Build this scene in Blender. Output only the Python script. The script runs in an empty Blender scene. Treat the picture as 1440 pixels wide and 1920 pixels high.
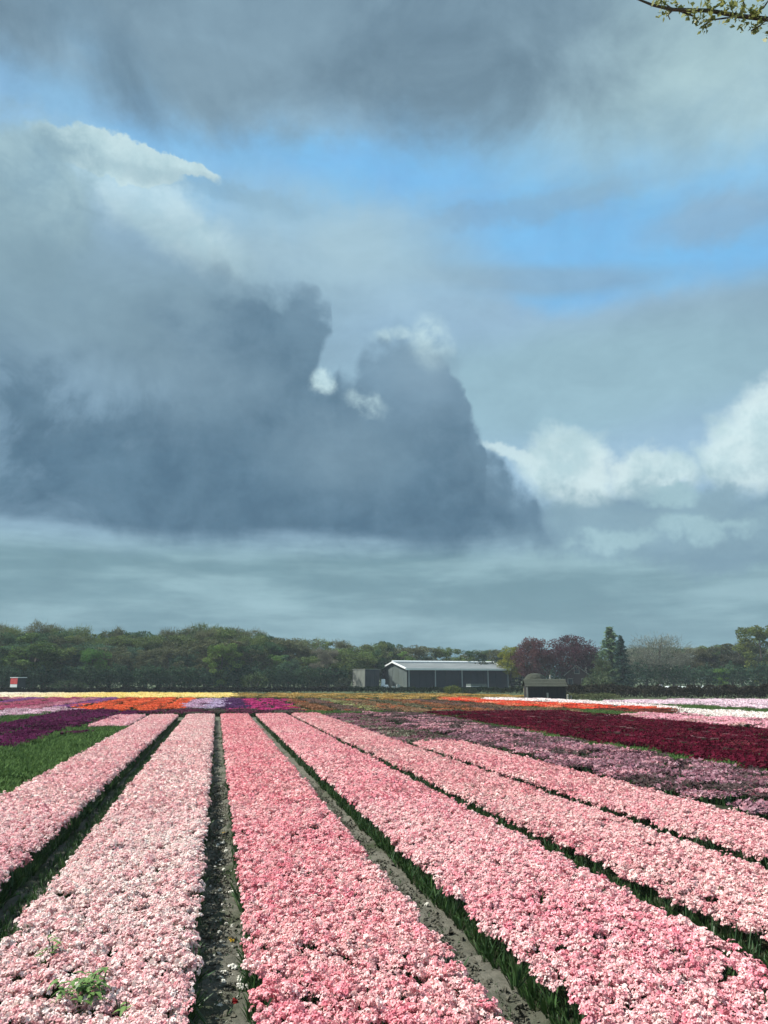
import bpy, math, random
import numpy as np

# ------------------------------------------------------------------ camera
F, W0, H0 = 1400.0, 1440.0, 1920.0
CAM_H = 2.0
PITCH = math.atan(312 / F)
YAW = math.atan(313 * math.cos(PITCH) / F)
cf = np.array([math.sin(YAW) * math.cos(PITCH), math.cos(YAW) * math.cos(PITCH), math.sin(PITCH)])
cr = np.array([math.cos(YAW), -math.sin(YAW), 0.0])
cu = np.array([-math.sin(YAW) * math.sin(PITCH), -math.cos(YAW) * math.sin(PITCH), math.cos(PITCH)])

def ray(px, py):
    d = cf + (px - 720) / F * cr + (960 - py) / F * cu
    return d / np.linalg.norm(d)

def at(px, py, z=0.28):
    """world x, y where the sight line through a photo point meets height z"""
    d = ray(px, py)
    t = (z - CAM_H) / d[2]
    return d[0] * t, d[1] * t

def zat(px, py, dist):
    """height of a photo point that stands at a horizontal distance"""
    d = ray(px, py)
    return CAM_H + d[2] * dist / math.hypot(d[0], d[1])

def gat(px, dist):
    """ground x, y in the direction of photo column px (at the horizon) at a distance"""
    d = ray(px, 1272)
    h = math.hypot(d[0], d[1])
    return d[0] / h * dist, d[1] / h * dist

scene = bpy.context.scene
cam_data = bpy.data.cameras.new('camera')
cam = bpy.data.objects.new('camera', cam_data)
scene.collection.objects.link(cam)
cam.location = (0, 0, CAM_H)
cam.rotation_euler = (math.pi / 2 + PITCH, 0, -YAW)
cam_data.sensor_fit = 'VERTICAL'
cam_data.sensor_height = 36
cam_data.lens = 36 * F / H0
cam_data.clip_start = 0.1
cam_data.clip_end = 20000
scene.camera = cam

# ------------------------------------------------------------------ exposure
scene.view_settings.view_transform = 'Standard'
scene.view_settings.look = 'None'
EXPO = 0.5
scene.view_settings.exposure = EXPO
scene.view_settings.gamma = 1.0
scene.view_settings.use_curve_mapping = False
scene.cycles.max_bounces = 5
scene.cycles.diffuse_bounces = 2
scene.cycles.transparent_max_bounces = 4

# ------------------------------------------------------------------ sun
SUN_EL, SUN_AZ = math.radians(51), math.radians(-76)     # azimuth clockwise from +Y: from the left, a little beyond
sd = (math.sin(SUN_AZ) * math.cos(SUN_EL), math.cos(SUN_AZ) * math.cos(SUN_EL), math.sin(SUN_EL))
sun_data = bpy.data.lights.new('sun', 'SUN')
sun_data.energy = 4.9
sun_data.angle = math.radians(0.53)
sun_data.color = (1.0, 0.965, 0.91)
sun = bpy.data.objects.new('sun', sun_data)
scene.collection.objects.link(sun)
from mathutils import Vector, Matrix, Euler
sun.rotation_euler = Vector(sd).to_track_quat('Z', 'Y').to_euler()
sun.location = (-30, 10, 40)

# ------------------------------------------------------------------ world: Nishita sky seen between procedural clouds
def lin(r, g, b, a=1.0):
    f = lambda c: ((c / 255) / 12.92) if c / 255 <= 0.04045 else (((c / 255) + 0.055) / 1.055) ** 2.4
    k = 2 ** -EXPO
    return (f(r) * k, f(g) * k, f(b) * k, a)

def tone(r, g, b):
    return lin(r * .985 + 2, min(255, g * 1.012 + 2), min(255, b * 1.02 + 2))

world = bpy.data.worlds.new('World')
scene.world = world
world.use_nodes = True
wt = world.node_tree
wt.nodes.clear()
WN, WL = wt.nodes, wt.links

def nd(t, **kw):
    n = WN.new(t)
    for k, v in kw.items():
        setattr(n, k, v)
    return n

def put(sock, v):
    if isinstance(v, bpy.types.NodeSocket):
        WL.new(v, sock)
    else:
        sock.default_value = v

def mth(op, a, b=0.0, c=0.0, clamp=False):
    n = nd('ShaderNodeMath', operation=op, use_clamp=clamp)
    put(n.inputs[0], a); put(n.inputs[1], b); put(n.inputs[2], c)
    return n.outputs[0]

def smooth(v, a, b, lo=0.0, hi=1.0):
    n = nd('ShaderNodeMapRange', interpolation_type='SMOOTHSTEP')
    put(n.inputs[0], v)
    put(n.inputs[1], a); put(n.inputs[2], b); put(n.inputs[3], lo); put(n.inputs[4], hi)
    return n.outputs[0]

def noise(vec, scale, detail=5, rough=0.55, dist=0.0, color=False):
    n = nd('ShaderNodeTexNoise')
    WL.new(vec, n.inputs['Vector'])
    n.inputs['Scale'].default_value = scale
    n.inputs['Detail'].default_value = detail
    n.inputs['Roughness'].default_value = rough
    n.inputs['Distortion'].default_value = dist
    return n.outputs['Color'] if color else n.outputs[0]

def vm(op, a, b=(0, 0, 0)):
    n = nd('ShaderNodeVectorMath', operation=op)
    put(n.inputs[0], a); put(n.inputs[1], b)
    return n.outputs[0]

def mixc(fac, a, b):
    n = nd('ShaderNodeMix', data_type='RGBA')
    put(n.inputs[0], fac); put(n.inputs[6], a); put(n.inputs[7], b)
    return n.outputs[2]

tc = nd('ShaderNodeTexCoord')
DIR = tc.outputs['Generated']
sep = nd('ShaderNodeSeparateXYZ')
WL.new(DIR, sep.inputs[0])
az = mth('ARCTAN2', sep.outputs[0], sep.outputs[1])
el = mth('ARCSINE', sep.outputs[2])
cmb = nd('ShaderNodeCombineXYZ')
WL.new(az, cmb.inputs[0]); WL.new(el, cmb.inputs[1])
UV = cmb.outputs[0]

def pp(px, py):
    d = ray(px, py)
    return math.atan2(d[0], d[1]), math.asin(d[2])

def warp(amount, scale, detail=4, rough=0.55):
    n = vm('SUBTRACT', noise(DIR, scale, detail, rough, color=True), (0.5, 0.5, 0.5))
    n = vm('MULTIPLY', n, (amount, amount, 0))
    return n

w_big = warp(0.10, 2.6, 3)
w_mid = warp(0.045, 9, 5, 0.6)
w_fine = warp(0.038, 28, 7, 0.62)
UV_soft = vm('ADD', vm('ADD', vm('ADD', UV, w_big), w_mid), w_fine)
UV_puff = vm('ADD', vm('ADD', UV, w_mid), w_fine)
UV_low = vm('ADD', UV, vm('MULTIPLY', w_big, (1.0, 0.22, 0)))
# noise stretched along the horizon for stratus
strc = vm('MULTIPLY', UV_low, (1.6, 9.0, 1.0))
n_str = noise(strc, 1.7, 6, 0.55)
n_big = noise(DIR, 2.3, 6, 0.55, 0.3)
n_mid = noise(DIR, 6.5, 7, 0.6, 0.4)
n_fine = noise(DIR, 17.0, 7, 0.62, 0.2)

def blob(px, py, rx, ry, rot=0.0, soft=0.8, uv=None, erode=0.9):
    u, v = pp(px, py)
    k = 1 / F
    sx = rx * k / max(0.5, math.cos(v))
    m = nd('ShaderNodeMapping', vector_type='TEXTURE')
    WL.new(uv or UV_puff, m.inputs[0])
    m.inputs['Location'].default_value = (u, v, 0)
    m.inputs['Rotation'].default_value = (0, 0, math.radians(rot))
    m.inputs['Scale'].default_value = (sx, ry * k, 1)
    n = nd('ShaderNodeVectorMath', operation='LENGTH')
    WL.new(m.outputs[0], n.inputs[0])
    fn = n_fine if soft < 0.65 else n_mid
    r_ = mth('MULTIPLY_ADD', fn, erode, -0.5 * erode)
    return smooth(mth('ADD', n.outputs['Value'], r_), 1 - soft / 2, 1 + soft / 2, 1.0, 0.0)

def mx(*fs):
    r = fs[0]
    for f in fs[1:]:
        r = mth('MAXIMUM', r, f)
    return r

def mul(a, b):
    return mth('MULTIPLY', a, b)

# veil that covers the blue sky apart from a few holes; elsewhere noise opens its own holes
holes = mx(blob(760, 290, 600, 82, 4, 1.3, UV_soft), blob(1180, 350, 380, 130, 0, 1.3, UV_soft), blob(1230, 480, 360, 75, -6, 1.1, UV_soft),
           mul(blob(250, 215, 330, 45, 0, 1.3, UV_soft), .6), blob(210, 115, 120, 40, -15, 1.2, UV_soft))
n_open = smooth(n_big, 0.52, 0.68)
out_of_view = smooth(az, pp(1700, 900)[0], pp(2400, 900)[0])
out_left = smooth(az, pp(-300, 900)[0], pp(-1100, 900)[0])
over = smooth(el, math.radians(52), math.radians(68))
n_open = mul(n_open, mx(out_of_view, out_left, over))
veil_f = mth('SUBTRACT', mth('MULTIPLY_ADD', n_mid, 0.35, 0.72), mul(mx(holes, n_open), mth('MULTIPLY_ADD', n_fine, 0.5, -0.15)), clamp=True)
n_tone = mth('MULTIPLY_ADD', n_big, 0.8, -0.02, True)
veil_c = mixc(n_tone, tone(142, 172, 196), tone(166, 195, 208))
veil_c = mixc(holes, veil_c, tone(120, 186, 230))
col, fac = veil_c, veil_f

def layer(c, mask):
    """put a cloud of colour c over what is there; mask opens the blue as it opens the clouds below"""
    global col, fac
    col = mixc(mask, col, c)
    fac = mth('ADD', fac, mul(mask, mth('SUBTRACT', 1.0, fac)), clamp=True)

# low stratus bands towards the horizon
low = smooth(mth('ADD', el, mth('MULTIPLY_ADD', n_mid, 0.05, -0.025)), pp(720, 1060)[1], pp(720, 970)[1], 1.0, 0.0)
band = smooth(n_str, 0.40, 0.62)
low_c = mixc(band, tone(116, 148, 159), tone(148, 178, 187))
layer(low_c, low)
# right-hand grey-blue layer
layer(mixc(n_mid, tone(132, 158, 180), tone(148, 175, 188)), mul(blob(1330, 640, 400, 85, 6, 0.75, UV_low), 0.9))
layer(tone(152, 184, 196), mul(blob(1050, 730, 420, 95, 3, 0.9, UV_low), 0.75))
layer(tone(134, 160, 182), mul(blob(980, 388, 200, 20, 2, 1.2, UV_puff), 0.5))
layer(tone(140, 166, 186), mul(blob(1000, 525, 200, 24, -6, 1.1, UV_low), 0.7))
layer(tone(140, 165, 186), mul(blob(1330, 425, 110, 45, 0, 1.1, UV_soft), 0.7))
# pale smears in the middle
layer(mixc(n_mid, tone(148, 175, 190), tone(174, 199, 208)), mul(blob(640, 450, 240, 90, -12, 1.2, UV_soft), 0.75))
# top right pale cloud
layer(mixc(smooth(n_mid, 0.3, 0.7), tone(150, 178, 190), tone(176, 200, 204)), mul(blob(1330, 130, 330, 150, -8, 1.2, UV_soft), 0.95))
layer(tone(178, 204, 206), mul(blob(1330, 20, 230, 80, 0, 1.2, UV_soft), 0.8))
# top dark cloud
layer(tone(146, 172, 190), mul(blob(560, 170, 560, 60, 0, 1.2, UV_soft), 0.45))
topd = mx(blob(620, 25, 560, 135, -3, 1.0, UV_soft), blob(100, -60, 420, 130, 0, 1.0, UV_soft), blob(390, 130, 260, 85, 6, 1.2, UV_soft), blob(900, 50, 260, 100, 0, .9))
layer(mixc(smooth(n_mid, 0.3, 0.7), tone(104, 128, 145), tone(128, 153, 169)), mul(topd, 0.93))
# left cumulus, white with a grey body
layer(mixc(smooth(n_fine, 0.3, 0.7), tone(176, 201, 208), tone(204, 223, 226)), mx(blob(205, 300, 118, 34, -5, 0.22, erode=.7), blob(325, 316, 70, 15, -6, 0.3, erode=.7), mul(blob(290, 400, 170, 52, -22, 0.9), .75)))
layer(mixc(smooth(n_fine, .3, .7), tone(138, 166, 180), tone(166, 192, 200)), mul(blob(25, 380, 120, 125, 0, 0.45, erode=.8), 0.95))
layer(tone(128, 156, 172), mul(blob(330, 345, 200, 16, -2, 1.2, UV_puff), 0.35))
layer(mixc(n_mid, tone(112, 140, 156), tone(140, 166, 178)), mul(mx(blob(110, 545, 480, 110, -8, 1.2, UV_soft), blob(360, 590, 240, 90, 0, 1.3, UV_soft)), 0.9))
# right cumulus group
layer(tone(124, 153, 170), mul(mx(blob(1180, 975, 260, 60, 0, 0.6), blob(1400, 985, 220, 70, 0, 0.6)), 0.9))
wh = mx(blob(1075, 880, 100, 68, -10, 0.5, erode=1.2), blob(1215, 885, 80, 40, 0, 0.6, erode=1.2), blob(1395, 850, 75, 72, 0, 0.55, erode=1.2), blob(1490, 800, 120, 90, 0, 0.4, erode=.7))
wh_s = smooth(mth('ADD', el, mth('MULTIPLY_ADD', n_fine, 0.09, -0.045)), pp(1200, 965)[1], pp(1200, 880)[1])
layer(mixc(wh_s, tone(138, 166, 180), mixc(smooth(n_fine, 0.35, 0.65), tone(182, 206, 212), tone(212, 228, 230))), wh)
layer(mixc(n_fine, tone(118, 148, 166), tone(150, 178, 190)), mul(mx(blob(1185, 985, 160, 42, -10, 0.5), blob(1300, 950, 90, 30, 10, 0.6), blob(1430, 985, 110, 40, 0, 0.6)), 0.85))
layer(tone(158, 187, 196), mul(mx(blob(1320, 985, 80, 26, -8, .6), blob(1250, 925, 50, 22, 0, .6), blob(1135, 1010, 90, 20, 0, .8)), smooth(n_fine, .35, .6)))
layer(tone(204, 222, 225), mul(blob(955, 850, 50, 14, -25, 0.7), 0.8))

# the big dark cloud: its upper outline is a curve over azimuth
U0, U1 = pp(-900, 900)[0], pp(1090, 900)[0]
V0, V1 = pp(0, 1120)[1], pp(0, 380)[1]
outline = [(-880, 1010), (-600, 700), (-300, 560), (0, 530), (180, 500), (330, 495), (430, 505), (490, 525), (545, 545), (598, 552), (622, 575), (630, 640), (640, 702), (660, 690),
           (680, 640), (735, 617), (790, 622), (838, 668), (872, 712), (884, 765), (903, 795), (912, 838), (945, 852), (962, 898), (1000, 918), (1018, 968), (1050, 1000), (1088, 1100)]
fc = nd('ShaderNodeFloatCurve')
cv = fc.mapping.curves[0]
fc.mapping.use_clip = False
pts = []
for (x, y) in outline:
    u, v = pp(x, y)
    pts.append(((u - U0) / (U1 - U0), (v - V0) / (V1 - V0)))
pts[0] = (0.0, pts[0][1]); pts[-1] = (1.0, 0.0)
while len(cv.points) < len(pts):
    cv.points.new(0.5, 0.5)
for p, (a_, b_) in zip(cv.points, pts):
    p.location = (a_, b_)
    p.handle_type = 'VECTOR'
fc.mapping.update()
sp = nd('ShaderNodeSeparateXYZ')
UV_edge = vm('ADD', vm('ADD', UV, vm('MULTIPLY', w_mid, (.45, .45, 0))), vm('MULTIPLY', w_fine, (.5, .5, 0)))
WL.new(UV_edge, sp.inputs[0])
un = mth('DIVIDE', mth('SUBTRACT', sp.outputs[0], U0), U1 - U0, clamp=True)
put(fc.inputs[1], un)
vb = mth('MULTIPLY_ADD', fc.outputs[0], V1 - V0, V0)
def billow(scale):
    v = nd('ShaderNodeTexVoronoi', feature='F1')
    WL.new(vm('ADD', DIR, vm('MULTIPLY', w_mid, (0.5, 0.5, 0.5))), v.inputs['Vector'])
    v.inputs['Scale'].default_value = scale
    return mth('SUBTRACT', 0.45, v.outputs['Distance'])
b1, b2 = billow(14), billow(38)
bil = mth('ADD', mth('MULTIPLY_ADD', n_fine, 0.085, -0.045), mth('MULTIPLY_ADD', b1, 0.020, mul(b2, 0.024)))
diff = mth('ADD', mth('SUBTRACT', vb, sp.outputs[1]), bil)                    # > 0 inside
soft = smooth(sp.outputs[0], pp(120, 700)[0], pp(530, 700)[0], 0.15, 0.014)
soft = mul(soft, mth('MULTIPLY_ADD', smooth(n_mid, .35, .7), 3.0, .7))
m_up = smooth(mth('DIVIDE', diff, soft), -0.5, 1.0)
base_v = mth('ADD', pp(400, 1030)[1], mth('MULTIPLY_ADD', n_mid, 0.07, mth('MULTIPLY_ADD', n_str, 0.06, -0.065)))
m_dn = smooth(mth('SUBTRACT', el, base_v), -0.012, 0.034)
bite = blob(618, 672, 22, 56, -16, 0.6, UV_edge, erode=1.2)
big = mul(mul(m_up, m_dn), mth('SUBTRACT', 1.0, bite))
g = smooth(mth('ADD', el, mth('MULTIPLY_ADD', n_mid, 0.3, -0.15)), pp(300, 980)[1], pp(300, 520)[1])
g = mul(g, mth('SUBTRACT', 1.0, mul(blob(560, 650, 160, 120, 0, 1.3), 0.6)))
lobes = smooth(n_fine, 0.25, 0.75)
bigc = mixc(g, mixc(lobes, tone(78, 108, 130), tone(96, 126, 147)), mixc(lobes, tone(104, 130, 149), tone(124, 149, 166)))
rim = mul(smooth(diff, 0.0, 0.075, 1.0, 0.0), smooth(sp.outputs[0], pp(450, 700)[0], pp(620, 700)[0]))
bigc = mixc(mul(rim, mth('MULTIPLY_ADD', n_mid, 1.2, -0.25, True)), bigc, tone(130, 158, 178))
bigc = mixc(mul(smooth(bil, 0.008, 0.035), 0.22), bigc, tone(140, 164, 180))
bigc = mixc(mul(blob(765, 705, 95, 75, 0, 1.3), 0.55), bigc, tone(134, 162, 182))
bigc = mixc(mul(mx(blob(110, 610, 170, 40, 4, 1.4, UV_soft), blob(330, 700, 160, 60, 0, 1.5, UV_soft), blob(640, 860, 130, 60, 0, 1.5, UV_soft)), 0.4), bigc, tone(132, 158, 174))
layer(bigc, big)
lit_f = mth('ADD', n_fine, mul(b2, .15))
lit = mul(mx(blob(603, 714, 20, 24, 0, 1.0), mul(blob(682, 754, 34, 16, -12, 1.3), .8), blob(806, 640, 32, 36, 0, 1.3), mul(blob(745, 630, 36, 13, 0, 1.2), .8)), smooth(lit_f, 0.30, 0.58))
layer(mixc(n_fine, tone(180, 207, 214), tone(216, 235, 236)), mul(lit, 0.85))
layer(tone(128, 154, 172), mul(blob(790, 690, 60, 42, 0, 1.1), 0.6))

col = vm('MULTIPLY', col, vm('ADD', vm('MULTIPLY', noise(vm('MULTIPLY', DIR, (1, 1, 1.8)), 9, 9, 0.66, 0.4, color=False), (0.46, 0.42, 0.38)), (0.79, 0.81, 0.83)))
sky = nd('ShaderNodeTexSky', sky_type='NISHITA', sun_disc=False)
sky.sun_elevation = SUN_EL
sky.sun_rotation = SUN_AZ
sky.altitude = 0
sky.air_density = 1.0
sky.dust_density = 0.8
sky.ozone_density = 0.6
bg1 = nd('ShaderNodeBackground'); bg1.inputs[1].default_value = 0.15
WL.new(sky.outputs[0], bg1.inputs[0])
bg2 = nd('ShaderNodeBackground'); bg2.inputs[1].default_value = 1.0
WL.new(col, bg2.inputs[0])
ms = nd('ShaderNodeMixShader')
WL.new(fac, ms.inputs[0]); WL.new(bg1.outputs[0], ms.inputs[1]); WL.new(bg2.outputs[0], ms.inputs[2])
wo = nd('ShaderNodeOutputWorld')
WL.new(ms.outputs[0], wo.inputs[0])
world.cycles.sampling_method = 'MANUAL'
world.cycles.sample_map_resolution = 512

# ================================================================== helpers
rng = np.random.default_rng(7)
random.seed(7)
COL = scene.collection

def tag(o, label=None, cat=None, group=None, kind=None):
    if label: o['label'] = label
    if cat: o['category'] = cat
    if group: o['group'] = group
    if kind: o['kind'] = kind
    return o

def empty(name, loc, label, cat, group=None, rz=0.0, scale=None):
    o = bpy.data.objects.new(name, None)
    COL.objects.link(o)
    o.location = loc
    o.rotation_euler = (0, 0, rz)
    if scale: o.scale = scale
    o.empty_display_size = 0.3
    return tag(o, label, cat, group)

def link(name, me, parent=None, mat=None):
    o = bpy.data.objects.new(name, me)
    COL.objects.link(o)
    if parent: o.parent = parent
    if mat is not None and not me.materials:
        me.materials.append(mat)
    return o

class MB:
    """collects polygons for one mesh"""
    def __init__(s): s.v = []; s.f = []; s.m = []
    def add(s, vs, fs, m=0):
        n = len(s.v)
        s.v += [tuple(v) for v in vs]
        s.f += [tuple(i + n for i in f) for f in fs]
        s.m += [m] * len(fs)
    def box(s, c, d, rz=0.0, m=0, top=1.0):
        hx, hy, hz = d[0] / 2, d[1] / 2, d[2] / 2
        ca, sa = math.cos(rz), math.sin(rz)
        vs = []
        for z, k in ((-hz, 1.0), (hz, top)):
            for x, y in ((-hx, -hy), (hx, -hy), (hx, hy), (-hx, hy)):
                x *= k; y *= k
                vs.append((c[0] + x * ca - y * sa, c[1] + x * sa + y * ca, c[2] + z))
        s.add(vs, [(0, 3, 2, 1), (4, 5, 6, 7), (0, 1, 5, 4), (1, 2, 6, 5), (2, 3, 7, 6), (3, 0, 4, 7)], m)
    def tube(s, pts, rad, n=6, m=0):
        rings = []
        pts = [Vector(p) for p in pts]
        for i, p in enumerate(pts):
            d = (pts[min(i + 1, len(pts) - 1)] - pts[max(i - 1, 0)]).normalized()
            a = d.orthogonal().normalized()
            b = d.cross(a)
            rings.append([p + (a * math.cos(2 * math.pi * k / n) + b * math.sin(2 * math.pi * k / n)) * rad[i] for k in range(n)])
        vs = [q for r in rings for q in r]
        fs = []
        for i in range(len(pts) - 1):
            for k in range(n):
                k2 = (k + 1) % n
                fs.append((i * n + k, i * n + k2, (i + 1) * n + k2, (i + 1) * n + k))
        fs.append(tuple(reversed(range(n))))
        fs.append(tuple((len(pts) - 1) * n + k for k in range(n)))
        s.add(vs, fs, m)
    def mesh(s, name, mats=()):
        me = bpy.data.meshes.new(name)
        me.from_pydata(s.v, [], s.f)
        for m in mats: me.materials.append(m)
        if any(s.m): me.polygons.foreach_set('material_index', s.m)
        me.update()
        return me

def np_mesh(name, verts, faces_n, k, mats=(), mat_idx=None, attr=None):
    """fast mesh of equal k-gons; verts (n,3), faces_n (m,k)"""
    me = bpy.data.meshes.new(name)
    me.vertices.add(len(verts))
    me.vertices.foreach_set('co', np.asarray(verts, dtype=np.float32).ravel())
    m = len(faces_n)
    me.loops.add(m * k)
    me.loops.foreach_set('vertex_index', np.asarray(faces_n, dtype=np.int32).ravel())
    me.polygons.add(m)
    me.polygons.foreach_set('loop_start', np.arange(0, m * k, k, dtype=np.int32))
    me.polygons.foreach_set('loop_total', np.full(m, k, dtype=np.int32))
    for mm in mats: me.materials.append(mm)
    if mat_idx is not None: me.polygons.foreach_set('material_index', np.asarray(mat_idx, dtype=np.int32))
    if attr is not None:
        a = me.attributes.new('v', 'FLOAT', 'FACE')
        a.data.foreach_set('value', np.asarray(attr, dtype=np.float32))
    me.update(calc_edges=True)
    return me

# ================================================================== materials
def new_mat(name):
    m = bpy.data.materials.new(name)
    m.use_nodes = True
    nt = m.node_tree
    nt.nodes.clear()
    out = nt.nodes.new('ShaderNodeOutputMaterial')
    return m, nt, out

def N(nt, t, ins=None, **kw):
    n = nt.nodes.new(t)
    for k, v in kw.items(): setattr(n, k, v)
    for k, v in (ins or {}).items():
        if isinstance(v, bpy.types.NodeSocket): nt.links.new(v, n.inputs[k])
        else: n.inputs[k].default_value = v
    return n

def petal_mat(name, translucent=0.25):
    """colour = per-plant colour 'col' carried by the planting, varied per petal by 'v'"""
    m, nt, out = new_mat(name)
    a = N(nt, 'ShaderNodeAttribute', attribute_type='INSTANCER', attribute_name='col')
    v = N(nt, 'ShaderNodeAttribute', attribute_type='GEOMETRY', attribute_name='v')
    mr = N(nt, 'ShaderNodeMix', {0: v.outputs['Fac'], 6: (0.80, 0.60, 0.65, 1), 7: (1.12, 1.20, 1.20, 1)}, data_type='RGBA')
    mu = N(nt, 'ShaderNodeMix', {0: 1.0, 6: a.outputs['Color']}, data_type='RGBA', blend_type='MULTIPLY')
    nt.links.new(mr.outputs[2], mu.inputs[7])
    # pale petals: some lean to cream
    pw = N(nt, 'ShaderNodeMath', {0: v.outputs['Fac'], 1: 4.0}, operation='POWER')
    sg = N(nt, 'ShaderNodeSeparateColor', {0: a.outputs['Color']})
    gk = N(nt, 'ShaderNodeMapRange', {0: sg.outputs[1], 1: 0.12, 2: 0.40, 3: 0.0, 4: 0.5})
    pw2 = N(nt, 'ShaderNodeMath', {0: pw.outputs[0], 1: gk.outputs[0]}, operation='MULTIPLY')
    cr_ = N(nt, 'ShaderNodeMix', {0: pw2.outputs[0], 6: mu.outputs[2], 7: (0.92, 0.80, 0.74, 1)}, data_type='RGBA')
    d = N(nt, 'ShaderNodeBsdfDiffuse', {0: cr_.outputs[2]})
    t = N(nt, 'ShaderNodeBsdfTranslucent', {0: cr_.outputs[2]})
    mxs = N(nt, 'ShaderNodeMixShader', {0: translucent, 1: d.outputs[0], 2: t.outputs[0]})
    nt.links.new(mxs.outputs[0], out.inputs[0])
    return m

def leafy_mat(name, base, hi, source='v', transl=0.2, spec=True):
    m, nt, out = new_mat(name)
    v = N(nt, 'ShaderNodeAttribute', attribute_type='GEOMETRY', attribute_name='v')
    c = N(nt, 'ShaderNodeMix', {0: v.outputs['Fac'], 6: (*base, 1), 7: (*hi, 1)}, data_type='RGBA')
    colr = c.outputs[2]
    d = N(nt, 'ShaderNodeBsdfPrincipled', {'Base Color': colr, 'Roughness': 0.5 if spec else 0.9, 'Specular IOR Level': 0.35 if spec else 0.1})
    t = N(nt, 'ShaderNodeBsdfTranslucent', {0: colr})
    mxs = N(nt, 'ShaderNodeMixShader', {0: transl, 1: d.outputs[0], 2: t.outputs[0]})
    nt.links.new(mxs.outputs[0], out.inputs[0])
    return m

def crown_mat(name):
    """foliage: object colour varied per leaf clump by 'v'"""
    m, nt, out = new_mat(name)
    oi = N(nt, 'ShaderNodeObjectInfo')
    v = N(nt, 'ShaderNodeAttribute', attribute_type='GEOMETRY', attribute_name='v')
    mr = N(nt, 'ShaderNodeMapRange', {0: v.outputs['Fac'], 3: 0.55, 4: 1.5})
    mu = N(nt, 'ShaderNodeMix', {0: 1.0, 6: oi.outputs['Color']}, data_type='RGBA', blend_type='MULTIPLY')
    nt.links.new(mr.outputs[0], mu.inputs[7])
    tc_ = N(nt, 'ShaderNodeTexCoord')
    nz = N(nt, 'ShaderNodeTexNoise', {'Vector': tc_.outputs['Object'], 'Scale': 0.35, 'Detail': 3.0})
    hs = N(nt, 'ShaderNodeHueSaturation', {'Color': mu.outputs[2]})
    h = N(nt, 'ShaderNodeMapRange', {0: nz.outputs[0], 1: 0.3, 2: 0.7, 3: 0.47, 4: 0.53})
    nt.links.new(h.outputs[0], hs.inputs['Hue'])
    d = N(nt, 'ShaderNodeBsdfDiffuse', {0: hs.outputs[0]})
    t = N(nt, 'ShaderNodeBsdfTranslucent', {0: hs.outputs[0]})
    mxs = N(nt, 'ShaderNodeMixShader', {0: 0.25, 1: d.outputs[0], 2: t.outputs[0]})
    nt.links.new(mxs.outputs[0], out.inputs[0])
    return m

def surf_mat(name, c1, c2, scale=3.0, rough=0.85, bump=0.0, bscale=None, metal=0.0, stretch=(1, 1, 1), spec=0.3, dirt=None):
    m, nt, out = new_mat(name)
    tc_ = N(nt, 'ShaderNodeTexCoord')
    mp = N(nt, 'ShaderNodeMapping', {0: tc_.outputs['Object'], 'Scale': stretch})
    nz = N(nt, 'ShaderNodeTexNoise', {'Vector': mp.outputs[0], 'Scale': scale, 'Detail': 6.0, 'Roughness': 0.6})
    mr = N(nt, 'ShaderNodeMapRange', {0: nz.outputs[0], 1: 0.32, 2: 0.68})
    c = N(nt, 'ShaderNodeMix', {0: mr.outputs[0], 6: (*c1, 1), 7: (*c2, 1)}, data_type='RGBA')
    colr = c.outputs[2]
    if dirt:
        n2 = N(nt, 'ShaderNodeTexNoise', {'Vector': mp.outputs[0], 'Scale': scale * 0.27, 'Detail': 4.0})
        m2 = N(nt, 'ShaderNodeMapRange', {0: n2.outputs[0], 1: 0.5, 2: 0.7})
        c = N(nt, 'ShaderNodeMix', {0: m2.outputs[0], 6: colr, 7: (*dirt, 1)}, data_type='RGBA')
        colr = c.outputs[2]
    b = N(nt, 'ShaderNodeBsdfPrincipled', {'Base Color': colr, 'Roughness': rough, 'Metallic': metal, 'Specular IOR Level': spec})
    if bump:
        n3 = N(nt, 'ShaderNodeTexNoise', {'Vector': mp.outputs[0], 'Scale': bscale or scale * 4, 'Detail': 5.0, 'Roughness': 0.65})
        bp = N(nt, 'ShaderNodeBump', {'Strength': bump, 'Distance': 0.03, 'Height': n3.outputs[0]})
        nt.links.new(bp.outputs[0], b.inputs['Normal'])
    nt.links.new(b.outputs[0], out.inputs[0])
    return m

M_petal = petal_mat('petals')
M_leaf = leafy_mat('bulb_leaves', (0.018, 0.050, 0.018), (0.075, 0.155, 0.042))
M_leafbed = leafy_mat('leaf_bed_leaves', (0.026, 0.066, 0.018), (0.095, 0.165, 0.045), spec=False)
M_leafdry = leafy_mat('grass_blades', (0.07, 0.08, 0.035), (0.17, 0.17, 0.08))
M_crown = crown_mat('foliage')
M_bark = surf_mat('bark', (0.05, 0.042, 0.032), (0.13, 0.115, 0.09), 2.0, 0.9, 0.6, stretch=(3, 3, 0.6))
M_soil = surf_mat('sandy_soil', (0.135, 0.135, 0.105), (0.26, 0.25, 0.20), 9.0, 0.95, 0.9, 55, dirt=(0.10, 0.105, 0.075), spec=0.15)
M_bedsoil = surf_mat('shade_dark_bed_soil', (0.02, 0.028, 0.014), (0.05, 0.055, 0.03), 14.0, 0.95, 0.8, 60, spec=0.1)  # near-black soil paints in the shade between the blossoms
M_clod = surf_mat('soil_clod', (0.085, 0.082, 0.062), (0.19, 0.18, 0.138), 30.0, 0.95, 0.5, spec=0.1)

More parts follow.
